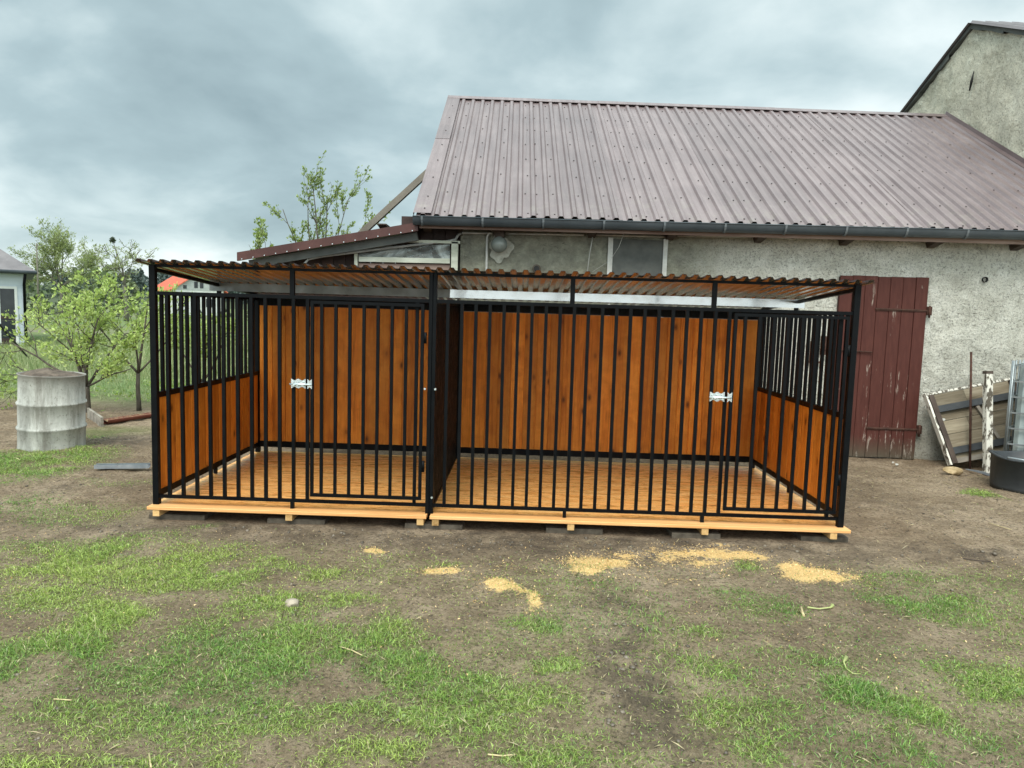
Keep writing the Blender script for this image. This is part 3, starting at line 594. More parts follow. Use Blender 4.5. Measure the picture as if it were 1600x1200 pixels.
def red_house():
    h = empty('house', (ony(270, 452, 97).x, 97, GZ), R_(45), 'distant white house with bright red tiled roof and brick chimney', 'house')
    # local x across the gable (0..7.2), local y = axis away
    W, Ln, ez, rz = 7.2, 8.0, 3.65, 6.0
    w = MB(); w.add([(0, 0, 0), (W, 0, 0), (W, 0, ez), (W/2, 0, rz), (0, 0, ez), (0, Ln, 0), (W, Ln, 0), (W, Ln, ez), (W/2, Ln, rz), (0, Ln, ez)],
                    [(0, 1, 2, 3, 4), (9, 8, 7, 6, 5), (0, 4, 9, 5), (1, 6, 7, 2)]); w.build('wall', M['white_wall'], parent=h)
    g = MB().add([(.1, -.03, ez-.1), (W-.1, -.03, ez-.1), (W/2, -.03, rz-.12)], [(0, 1, 2)]).build('gable_boards', M['grey_gable'], parent=h)
    for s in (-1, 1):
        x0 = W/2; x1 = W/2+s*(W/2+.5); z1 = ez-.33
        r = MB(); r.add([(x0, -.4, rz+.05), (x1, -.4, z1), (x1, Ln+.4, z1), (x0, Ln+.4, rz+.05), (x0, -.4, rz+.2), (x1, -.4, z1+.15), (x1, Ln+.4, z1+.15), (x0, Ln+.4, rz+.2)],
                        [(0, 1, 2, 3), (4, 7, 6, 5), (0, 4, 5, 1), (1, 5, 6, 2), (2, 6, 7, 3)]); rf = r.build('roof', M['red_roof'], parent=h)
    MB().box(W/2-1.3, W/2-.6, 3.6, 4.6, rz-1., rz+.55).build('chimney', M['brick'], parent=h)
    for x in (W/2-.65, W/2+.15): MB().box(x, x+.5, -.07, -.035, ez+.25, ez+1.15).build('window', M['dark_glass'], parent=h)
    MB().box(W/2-2.2, W/2-1.7, -.07, -.035, ez+.1, ez+.6).build('window', M['dark_glass'], parent=h)
    for x in (1.0, 4.6): MB().box(x, x+1.1, -.04, -.01, 1.2, 2.4).build('window', M['dark_glass'], parent=h)
red_house()
def utility_pole():
    p = ony(57, 380, 40); o = MB().tube([(0, 0, 0), (0, 0, p.z+.1)], [.07, .035], 8).tube([(-.18, 0, p.z-.05), (.18, 0, p.z-.05)], .02, 6).build('utility_pole', M['far_bark'], loc=(p.x, 40, GZ)); tag(o, 'thin utility pole rising behind the pale blue house roof', 'pole')
utility_pole()

# ------------------------------------------------------------------ trees
def rnd_dir(d, ang):
    d = Vector(d).normalized(); o = d.orthogonal().normalized(); o.rotate(Matrix.Rotation(random.uniform(0, 6.283), 3, d)); return (d*math.cos(ang)+o*math.sin(ang)).normalized()
def grow(mb, p, d, L, r, depth, maxd, tips, up=.12, wig=.22, seg=5, nch=(2, 4), ch_len=(.45, .75), ang=(.5, 1.0), sides=5, minr=.003):
    pts = [Vector(p)]; d = Vector(d).normalized(); rs = [r]; st = L/seg
    for i in range(seg):
        d = (d+Vector((random.gauss(0, wig), random.gauss(0, wig), random.gauss(0, wig)*.7+up))*.5).normalized(); pts.append(pts[-1]+d*st); rs.append(max(minr, r*(1-.62*(i+1)/seg)))
        if depth > 0: tips.append((pts[-1].copy(), d.copy(), depth))
    mb.tube(pts, rs, sides if depth < 2 else 4, True, depth == 0)
    if depth < maxd:
        for k in range(random.randint(*nch)):
            i = random.randint(1 if depth else 2, seg); q = pts[i]; dd = rnd_dir(pts[i]-pts[i-1], random.uniform(*ang))
            grow(mb, q, dd, L*random.uniform(*ch_len), rs[i]*.72, depth+1, maxd, tips, up, wig, seg, nch, ch_len, ang, sides, minr)
def tree(name, label, base, stems, leafn, lsize, cols, group=None, maxd=3, up=.12, wig=.22, spread=.04, nch=(2, 4), ang=(.5, 1.), trunkh=None, rtrunk=.04, bark='bark', ch_len=(.45, .75), cat='tree', lean=(0, 0), minr=.003, clus=4, aspect=.5, flat=0):
    t = empty(name, base, 0, label, cat, group); mb = MB(); tips = []
    top = Vector((0, 0, -.05))
    if trunkh:
        pts = [Vector((lean[0]*u*trunkh+random.gauss(0, .012)*trunkh, lean[1]*u*trunkh, -.05+u*trunkh)) for u in (0, .33, .66, 1)]; mb.tube(pts, [rtrunk*1.25, rtrunk, rtrunk*.93, rtrunk*.88], 8); top = pts[-1]
    for d, L, r in stems: grow(mb, top, d, L, r, 0, maxd, tips, up, wig, 6, nch, ch_len, ang, 6, minr)
    mb.build('trunk', M[bark], parent=t)
    P = []; D = []
    tp = [x for x in tips]
    for i in range(leafn//clus):
        q, d, dep = random.choice(tp)
        c = q+Vector((random.gauss(0, spread), random.gauss(0, spread), random.gauss(0, spread)))
        for k in range(clus): P.append(c+Vector((random.gauss(0, lsize*.25),)*3)); D.append(d+Vector((0, 0, .3)))
    P = np.array([tuple(p) for p in P]); D = np.array([tuple(p) for p in D])
    leaves('crown', P, lsize*(.6+.8*np.random.rand(len(P))), cols, flat, D, parent=t, aspect=aspect)
    return t
FRUIT = [(.28, .40, .09), (.60, .70, .24)]
b1 = onz(137, 645)
tree('fruit_tree', 'larger young fruit tree with wide airy crown behind the drum', b1,
     [((-1.25, -.1, .60), 1.2, .022), ((-.6, .2, 1.0), 1.0, .024), ((.05, -.1, 1.4), 1.0, .025), ((.60, .1, .85), .9, .022), ((-.1, -.5, .8), .8, .02), ((-1.1, .2, .25), 1.2, .016), ((.75, -.2, .40), .8, .016), ((-.3, .3, .7), .9, .02)],
     6500, .046, FRUIT, 'young fruit trees behind the kennel', 3, .05, .17, .04, (3, 4), (.45, 1.0), .42, .042, ch_len=(.38, .65))
b2 = onz(217, 642)
tree('fruit_tree', 'slimmer young fruit tree just left of the kennel corner post', b2,
     [((-.6, 0, .8), .95, .018), ((.1, 0, 1.4), 1.0, .022), ((.55, .1, .8), .8, .016), ((.2, -.4, .7), .6, .014), ((-.2, .3, 1.1), .85, .016)],
     3200, .048, FRUIT, 'young fruit trees behind the kennel', 3, .06, .17, .04, (2, 4), (.45, .95), .6, .032, ch_len=(.38, .65))
b3 = onz(318, 632)
tree('fruit_tree', 'small fruit tree seen through the left side bars of the kennel', b3,
     [((-.7, 0, .8), .8, .018), ((.1, 0, 1.2), .9, .02), ((.5, .1, .8), .8, .016)], 2400, .046, FRUIT, 'young fruit trees behind the kennel', 3, .03, .17, .04, (2, 4), (.45, .95), .4, .032, ch_len=(.38, .6))
BACKL = [(.17, .24, .05), (.34, .43, .12)]
q = ony(500, 330, 10)
tree('orchard_tree', 'upright leafing tree rising behind the brown lean-to roof', (q.x, 10, GZ),
     [((-.62, 0, 1.0), 1.85, .02), ((-.36, .1, 1.2), 1.9, .02), ((-.06, -.1, 1.5), 2.1, .024), ((.22, .1, 1.3), 2.0, .022), ((.44, 0, 1.1), 2.0, .018), ((.72, 0, 1.0), 1.75, .018)], 4600, .048, BACKL, 'upright orchard trees beyond the lean-to', 2, .10, .10, .018, (4, 6), (.3, .6), 1.95, .06, ch_len=(.22, .42))
q = ony(408, 380, 9)
tree('orchard_tree', 'small sprig-like tree top left of the lean-to roof end', (q.x, 9, GZ),
     [((-.35, 0, 1.2), .9, .012), ((.0, 0, 1.5), 1.0, .013), ((.35, 0, 1.2), .85, .011)], 700, .06, BACKL, 'upright orchard trees beyond the lean-to', 2, .28, .14, .02, (2, 4), (.35, .7), 2.0, .05, ch_len=(.35, .55))
FAR = [(.22, .28, .10), (.38, .43, .18)]
q = ony(97, 455, 60)
tree('roadside_tree', 'broad airy tree with spreading crown behind the blue house', (q.x, 60, GZ),
     [((-1.3, 0, .7), 3.1, .08), ((-.5, .2, 1.1), 3.1, .09), ((.35, -.2, 1.1), 3.1, .09), ((1.2, 0, .7), 3.1, .07), ((-.1, -.4, 1.3), 2.8, .07), ((.7, .3, 1.), 2.9, .07), ((-.9, -.3, 1.), 2.9, .07)], 14500, .19, FAR, 'bare-branched trees on the skyline', 3, .06, .20, .14, (3, 4), (.5, 1.), 2.8, .15, 'far_bark', minr=.012, clus=3, aspect=.3)
q = ony(197, 455, 55)
t2 = tree('roadside_tree', 'tall sparse tree with a dark round mistletoe clump near its top', (q.x, 55, GZ),
     [((-.35, 0, 1.3), 2.6, .06), ((.35, 0, 1.0), 2.2, .045), ((-.5, 0, .8), 1.8, .035), ((.1, 0, 1.2), 2.2, .045)], 1800, .17, FAR, 'bare-branched trees on the skyline', 3, .05, .16, .1, (2, 4), (.5, 1.), 3.0, .18, 'far_bark', minr=.018, aspect=.3, lean=(-.02, 0))
w = ony(176, 375, 55); mm = np.random.normal(size=(500, 3)); mm = mm/np.linalg.norm(mm, axis=1)[:, None]*.24*np.random.rand(500, 1)**.4+np.array([w.x-q.x, 0, w.z-GZ])
MB().tube([(0, 0, 2.6), (-.25, 0, 4.2), ((w.x-q.x)*.7, 0, 5.6), (w.x-q.x, 0, w.z-GZ)], [.10, .07, .045, .02], 6).build('limb', M['far_bark'], parent=t2)
leaves('mistletoe', mm, np.full(500, .1), [(.03, .05, .02), (.06, .08, .03)], parent=t2)

def stake():
    o = MB().tube([onz(45, 560)+Vector((0, 0, 0)), ony(-14, 492, 9.0)], .025, 6).build('stake', M['black_rubber']); tag(o, 'dark slanting stake at the left edge beyond the drum', 'stake')
stake()

# ------------------------------------------------------------------ barn
BO = Vector((1.9, 3.29, -.1)); BY = R_(1)
BW = Vector((math.cos(BY), math.sin(BY), 0)); BN = Vector((-math.sin(BY), math.cos(BY), 0))
def B(px, py, ly=0):
    d = Vector(ray(px, py)); o = Vector(CP)-BO; t = (ly-o.dot(BN))/d.dot(BN); P = o+d*t; return Vector((P.dot(BW), P.dot(BN), P.z))
barn = empty('barn', BO, BY, 'old grey rendered barn with long brown ribbed metal roof', 'barn')
E0, E1, R0, R1 = Vector((-.48, -.30, 2.629)), Vector((7.5, -.30, 2.655)), Vector((-.48, 3.55, 4.995)), Vector((7.5, 3.566, 4.945))
def roofp(u, v, off=0):
    a = E0.lerp(E1, u); b = R0.lerp(R1, u); p = a.lerp(b, v); nrm = (E1-E0).cross(R0-E0).normalized(); return p+nrm*off
def corrugated(P, n_ribs, rib=.30, h=.02, nv=1, th=.0012, flat_first=True, mesh=None, lip=0):
    """trapezoid profile between u=0..1 of P(u,v,off): returns MB, top mat 0 / underside mat 1"""
    us = []; fl = .5-rib/2
    for k in range(n_ribs): us += [((k+u)/n_ribs, o) for u, o in ((0, 0), (fl-.07, 0), (fl+.05, 1), (1-fl-.05, 1), (1-fl+.07, 0))]
    us.append((1, 0)); mb = mesh or MB(); n = len(us); n0 = len(mb.v)
    for side in (0, 1):
        for j in range(nv+1):
            for u, o in us: mb.v.append(tuple(P(u, j/nv, o*h-(th if side else 0))))
    for side in (0, 1):
        b = n0+side*n*(nv+1)
        for j in range(nv):
            for i in range(n-1):
                f = (b+j*n+i, b+j*n+i+1, b+(j+1)*n+i+1, b+(j+1)*n+i); mb.f.append(f if not side else f[::-1]); mb.mi.append(side); mb.sm.append(False)
    for i in range(n-1):
        a = n0+i; c = n0+n*(nv+1)+i; mb.f.append((a+1, a, c, c+1)); mb.mi.append(0); mb.sm.append(False)
    return mb
ribs_total = 52; nsheet = 7
bounds = [0, 8, 15, 23, 30, 37, 45, 52]
for k in range(nsheet):
    u0, u1 = bounds[k]/ribs_total, bounds[k+1]/ribs_total; lift = .002*(k % 2)
    v1 = 1.0; jit = random.uniform(-.004, .004)
    corrugated(lambda u, v, o: roofp(u0+(u1-u0)*u, v*v1-(jit if v == 0 else 0), o+lift+.003*math.sin(v*9+k)), bounds[k+1]-bounds[k], .34, .026, 6).build('roof_sheet', M['roof'], M['soffit'], parent=barn)
mb = MB(); nr = (E1-E0).cross(R0-E0).normalized()
def screw(mb, p, n, r=.009, h=.006):
    a = n.orthogonal().normalized(); b = n.cross(a); vs = [p+a*r*math.cos(t)+b*r*math.sin(t) for t in [i*math.pi/3 for i in range(6)]]
    mb.add(vs+[v+n*h for v in vs], [tuple(range(6, 12))]+[(i, (i+1) % 6, 6+(i+1) % 6, 6+i) for i in range(6)])
for r_i, v in enumerate((.025, .15, .28, .41, .54, .67, .80, .93)):
    for k in range(2, ribs_total, 2):
        screw(mb, roofp((k+random.uniform(-.12, .12))/ribs_total, v+random.uniform(-.006, .006), .004), nr)
        if k % 8 == 0: screw(mb, roofp((k+.78)/ribs_total, v+random.uniform(-.006, .006), .004), nr)
    screw(mb, roofp(.55/ribs_total, v-.05 if v > .1 else v, .034), nr)
o = mb.build('roof_screws', M['screw'], parent=barn); o['kind'] = 'stuff'
# verge flashing left: two lengths with a lap
for a, b, l in ((0, .55, 0), (.545, 1.0, .004)):
    p = [roofp(u, v, .030+l+dz) for v in (a, b) for u, dz in ((-.004, -.05), (-.004, 0), (.021, 0), (.021, -.028))]
    MB().add(p, [(0, 1, 5, 4), (1, 2, 6, 5), (2, 3, 7, 6)]).build('verge_flashing', M['roof'], parent=barn)
# ridge cap in lengths
for a, b, l in ((-.004, .30, 0), (.298, .655, .003), (.653, 1.0, 0)):
    vs = []
    for u in (a, b):
        r = roofp(u, 1.0, .028+l); vs += [r+Vector((0, -.11, -.062)), r+Vector((0, -.11, -.055)), r+Vector((0, 0, .012)), r+Vector((0, .13, -.07))]
    MB().add(vs, [(0, 4, 5, 1), (1, 5, 6, 2), (2, 6, 7, 3)]).build('ridge_cap', M['roof'], parent=barn)
MB().add([E0+Vector((.02, 0, -.03)), E0+Vector((.5, 0, -.03)), R0+Vector((.5, 0, -.03)), R0+Vector((.02, 0, -.03))], [(0, 1, 2, 3)]).box(-.03, .02, -.02, .3, 2.45, 2.78).build('verge_soffit', M['soffit'], parent=barn)
# back slope, simple sheet
MB().add([R0+Vector((0, .01, -.01)), R1+Vector((0, .01, -.01)), R1+Vector((0, 3.8, -2.3)), R0+Vector((0, 3.8, -2.3))], [(0, 1, 2, 3)]).build('back_roof', M['roof'], parent=barn)
# flashing against the neighbour gable
p = [roofp(u, v, o) for v in (0, 1) for u, o in ((.988, .03), (1., .03), (1., .085))]
MB().add(p, [(0, 1, 4, 3), (1, 2, 5, 4)]).build('wall_flashing', M['roof'], parent=barn)

def wall_grid():
    # displaced render skin with openings left as they are behind the door
    st = .03; xs = np.arange(0, 7.5+st, st); zs = np.arange(-.1, 2.56+st, st); X, Z = np.meshgrid(xs, zs)
    Y = -(fbm(X*1.2, Z*1.2, 3, 14)-.5)*.05-(fbm(X*6, Z*6, 4, 15)-.5)*.035*np.clip((X-2.8)/1.2, .25, 1)-.0
    dm = np.clip(1-np.maximum(np.abs(X-4.92)-.55, Z-2.16)/.12, 0, 1); Y = Y*(1-dm)+.004*dm
    # raised ragged coat edge beside the door
    nx, nz = len(xs), len(zs); v = np.stack([X, Y, Z], -1).reshape(-1, 3); idx = np.arange(nx*nz).reshape(nz, nx)
    f = np.stack([idx[:-1, :-1], idx[:-1, 1:], idx[1:, 1:], idx[1:, :-1]], -1).reshape(-1, 4)
    me = np_mesh('wall', v, f, None, M['wall']); me.polygons.foreach_set('use_smooth', np.ones(len(f), bool)); inst('wall', me, barn)
    g = MB(); g.box(0, 7.5, .06, .35, -.1, 2.7); g.add([(0, -.02, -.1), (0, .36, -.1), (0, .36, 2.7), (0, -.02, 2.7)], [(3, 2, 1, 0)])
    g.add([(0, .36, -.1), (0, 7.1, -.1), (0, 7.1, 2.75), (0, 3.6, 4.9), (0, .36, 2.9)], [(4, 3, 2, 1, 0)])
    g.box(0, 7.5, 6.9, 7.1, -.1, 2.7); g.build('rear_wall', M['wall'], parent=barn)
wall_grid()
# eave: soffit, fascia board, rafters, gutter with brackets
def roofz(lx): return E0.z+(E1.z-E0.z)*(lx-E0.x)/(E1.x-E0.x)
MB().beam((-.44, -.15, 2.535), (7.5, -.15, 2.555), .27, .02).build('soffit', M['soffit'], parent=barn)
MB().beam((-.44, -.295, 2.535), (7.5, -.295, 2.56), .02, .095).build('fascia_board', M['fascia_wood'], parent=barn)
raft = MB().add([(-.05, -.26, .0), (.05, -.26, .0), (.05, -.01, .0), (-.05, -.01, .0), (-.05, -.26, -.012), (.05, -.26, -.012), (.04, -.03, -.065), (-.04, -.03, -.065)],
   [(0, 1, 2, 3), (4, 7, 6, 5), (0, 4, 5, 1), (1, 5, 6, 2), (2, 6, 7, 3), (3, 7, 4, 0)]).mesh('rafter_end', M['soffit'])
for px in (600, 668, 775, 925, 1048, 1187, 1322, 1460, 1592): inst('rafter_end', raft, barn, (B(px, 372, -.1).x, 0, 2.53))
def gutter():
    g0, g1 = Vector((-.50, -.375, 2.60)), Vector((7.5, -.375, 2.645)); n = 10; mb = MB(); R = .062
    for e, P in enumerate((g0, g1)):
        for rr in (R, R-.004):
            for i in range(n+1):
                t = math.pi+math.pi*i/n; mb.v.append((P.x, P.y+math.cos(t)*rr, P.z+math.sin(t)*rr*1.45))
    m = n+1
    for i in range(n):
        mb.f += [(i, i+1, 2*m+i+1, 2*m+i), (m+i+1, m+i, 3*m+i, 3*m+i+1)]; mb.mi += [0, 0]; mb.sm += [True, True]
    mb.f += [tuple([k for k in range(m)]+[m+n-k for k in range(m)])]; mb.mi.append(0); mb.sm.append(False)
    mb.tube([g0+Vector((0, -R, .0)), g1+Vector((0, -R, .0))], .007, 6)
    mb.lathe([(0, 0)], (0, 0, 0), 3) if False else None
    o = mb.build('gutter', M['gutter'], parent=barn)
    cap = MB(); vs = [(g0.x, g0.y+math.cos(math.pi+math.pi*i/n)*R, g0.z+math.sin(math.pi+math.pi*i/n)*R*1.45) for i in range(m)]; cap.add(vs, [tuple(range(m))]); cap.build('end_cap', M['gutter'], parent=o)
    bm = MB(); pts = [(0, math.cos(math.pi+math.pi*i/8)*(R+.004), math.sin(math.pi+math.pi*i/8)*(R*1.45+.005)) for i in range(9)]
    for i in range(8): bm.beam(pts[i], pts[i+1], .005, .022, (1, 0, 0))
    me = bm.mesh('bracket', M['gutter_br'])
    for k in range(12):
        x = -.40+k*.665; inst('bracket', me, o, (x, g0.y, g0.z+(g1.z-g0.z)*(x-g0.x)/(g1.x-g0.x)))
gutter()
# barn door
def barn_door():
    x0, x1, zt = 4.40, 5.425, 2.13; d = empty('door'); d.parent = barn; d.location = (0, -.03, 0)
    d['label'] = 'flaking red-brown plank door with rusty strap hinges'
    n = 7; w = (x1-x0)/n
    for k in range(n):
        dy = random.uniform(-.004, .003); z0 = random.choice([.0, .005, .01])
        MB().box(-w/2+.0025, w/2-.0025, -.015, .015, z0, zt-random.uniform(0, .01), .003).build('plank', M['door'], parent=d, loc=(x0+w*(k+.5), dy, 0))
    MB().box(x0, x1, .016, .028, 0.02, zt-.02).build('door_back', M['dark_plank'], parent=d)
    for z in (1.745, .352):
        MB().tube([(x1-.60, -.028, z+.004), (x1-.05, -.028, z), (x1+.03, -.028, z-.004)], .004, 6).beam((x1-.60, -.022, z+.004), (x1+.02, -.022, z), .006, .028).build('strap_hinge', M['rust'], parent=d)
        MB().box(x1+.0, x1+.055, -.03, .02, z-.05, z+.05).tube([(x1+.02, -.04, z-.08), (x1+.02, -.04, z+.06)], .012, 8).build('hinge_block', M['rust'], parent=d)
    MB().box(x0, x1, -.0, .03, -.03, -.002).build('threshold', M['dark_plank'], parent=d)
    MB().tube([(x0-.28, -.03, 1.27), (x0+.42, -.034, 1.25)], .008, 6).build('latch_bar', M['rust'], parent=d)
    MB().box(x0-.17, x0-.11, -.03, .01, 1.2, 1.42).box(x0-.29, x0-.25, -.03, .01, 1.12, 1.36).box(x0-.30, x0-.14, -.028, .008, 1.10, 1.125).build('latch_plate', M['rust'], parent=d)
barn_door()
# lamp, conduits, boards, pipe ends
c = B(780, 382, -.12)
lamp = empty('wall_lamp', c); lamp.parent = barn
s = MB(); s.lathe([(.093*math.sin(math.pi*i/14), -.093*math.cos(math.pi*i/14)) for i in range(1, 14)]+[], (0, 0, 0), 24); s.add([(0, 0, -.093)], []); s.build('globe', M['globe'], parent=lamp)
MB().box(-.055, .055, -.02, .12, .075, .16).tube([(.0, .03, .16), (0, .03, .08)], .045, 12).build('lamp_holder', M['soffit'], parent=lamp)
ring = MB(); nn = 34; ro = [.135*(1+.12*math.sin(i*.55+1)+.10*math.sin(i*1.3)+random.uniform(-.05, .05)) for i in range(nn)]
ring.add([(0, -.034, 0)]+[(ro[i]*math.cos(6.283*i/nn), -.020, ro[i]*math.sin(6.283*i/nn)*1.05-.02) for i in range(nn)], [(0, (i+1) % nn+1, i+1) for i in range(nn)]); ring.build('mortar_patch', M['pale_mortar'], parent=barn, loc=(B(782, 386).x, 0, B(782, 386).z))
def conduit(pts, r, m, name='conduit'): return MB().tube(pts, r, 8).build(name, M[m], parent=barn)
conduit([B(722, 364, -.04), B(772, 365, -.04)], .013, 'pvc'); conduit([B(790, 365, -.04), B(912, 367, -.04)], .012, 'pvc'); conduit([B(927, 367, -.04), B(1042, 370, -.04)], .012, 'pvc')
conduit([B(1059, 369, -.04), B(1178, 370, -.04)], .011, 'pvc'); conduit([B(1197, 371, -.04), B(1232, 372, -.04), B(1238, 376, -.04)], .011, 'pvc')
conduit([B(772, 364, -.05), B(764, 365, -.05), B(761, 371, -.05), B(760, 428, -.05), B(760, 560, -.05)], .014, 'pvc')
conduit([B(722, 364, -.04), B(716, 367, -.05), B(712, 374, -.06), B(700, 377, -.08), B(610, 387, -.12), B(500, 401, -.15), B(482, 405, -.15), B(474, 414, -.15), B(473, 470, -.15)], .015, 'pvc_grey')
MB().box(1.70, 1.755, -.05, -.01, 1.5, 2.475).build('white_batten', M['pvc'], parent=barn); MB().box(2.335, 2.385, -.05, -.01, 1.5, 2.475).build('white_batten', M['pvc'], parent=barn)
MB().box(1.757, 2.333, -.035, -.008, 1.45, 2.46).build('grey_board', M['slate'], parent=barn)
conduit([B(926, 370, -.05), B(921, 398, -.05), B(917, 430, -.05)], .006, 'grey_conduit' if False else 'pvc', 'cable'); conduit([B(976, 361, -.3), B(967, 386, -.12), B(953, 407, -.06), B(925, 425, -.05)], .0025, 'pvc', 'cable')
h = B(838, 420); MB().tube([(h.x, -.045, h.z), (h.x, .03, h.z)], [.034, .034], 14).build('pipe_end', M['black_rubber'], parent=barn)
MB().lathe([(.034, 0), (.05, .0), (.05, .012), (.034, .012)], (0, 0, 0), 18).build('pipe_collar', M['concrete'], parent=barn, loc=(h.x, -.03, h.z), rot=(R_(90), 0, 0))
h = B(1537, 437); MB().lathe([(.033, .0), (.033, .014), (.026, .014), (.026, -.02), (.0, -.02)], (0, 0, 0), 18).build('vent_pipe', M['black_rubber'], parent=barn, loc=(h.x, -.02, h.z), rot=(R_(90), 0, 0))

# neighbour gable building on the right
def gable_building():
    g = empty('building', BO+BW*7.52, BY, 'tall rendered gable building with dark roof edge rising right of the barn roof', 'building')
    y0, y1, yr, zr = -.8, 6.8, 3.0, 6.10; sl = .455; ze0 = zr-sl*(yr-y0); ze1 = zr-sl*(y1-yr)
    nx, nz = 150, 110; ys = np.linspace(y0, y1, nx); v = []; f = []
    top = np.where(ys < yr, zr-sl*(yr-ys), zr-sl*(ys-yr))
    for j in range(nz+1):
        for i in range(nx): v.append((-(float(fbm(np.array(ys[i]*5), np.array(top[i]*j/nz*5), 4, 70))-.5)*.06, ys[i], top[i]*j/nz))
    for j in range(nz):
        for i in range(nx-1): a = j*nx+i; f.append((a, a+nx, a+nx+1, a+1))
    me = bpy.data.meshes.new('wall'); me.from_pydata(v, [], f); me.materials.append(M['gable']); me.polygons.foreach_set('use_smooth', [True]*len(f)); inst('wall', me, g)
    MB().box(.06, 9, y0, y0+.3, 0, ze0).box(.06, 9, y1-.3, y1, 0, ze1).build('side_wall', M['gable'], parent=g)
    for s, ye, ze in ((-1, y0-.35, ze0-.16), (1, y1+.35, ze1-.16)):
        n = 46
        def P(u, v, o, ye=ye, ze=ze): return Vector((-.10+9.3*u, yr+(ye-yr)*v, zr+.08+(ze-zr)*v+o))
        corrugated(P, n, .5, .035, 1, .006).build('roof', M['slate_roof'], M['slate_roof'], parent=g)
        m = MB()
        for k in range(16):   # ragged mortar and verge battens under the sheets
            a = k/16; b = (k+1)/16; d = random.uniform(.03, .10)
            m.add([(-.05, yr+(ye-yr)*a, zr+.07+(ze-zr)*a), (-.05, yr+(ye-yr)*b, zr+.07+(ze-zr)*b), (-.05, yr+(ye-yr)*b, zr+.07+(ze-zr)*b-d), (-.05, yr+(ye-yr)*a, zr+.07+(ze-zr)*a-d*random.uniform(.7, 1.2)),
                   (.05, yr+(ye-yr)*a, zr+.07+(ze-zr)*a), (.05, yr+(ye-yr)*b, zr+.07+(ze-zr)*b), (.05, yr+(ye-yr)*b, zr+.07+(ze-zr)*b-d), (.05, yr+(ye-yr)*a, zr+.07+(ze-zr)*a-d)],
                  [(0, 1, 2, 3), (7, 6, 5, 4), (3, 2, 6, 7), (0, 4, 5, 1)])
        m.build('verge', M['slate'], parent=g)
    MB().tube([(-.05, 2.90, 5.15), (-.055, 2.86, 5.28), (-.05, 2.83, 5.42)], [.012, .02, .006], 5).build('crack', M['black_rubber'], parent=g)
gable_building()

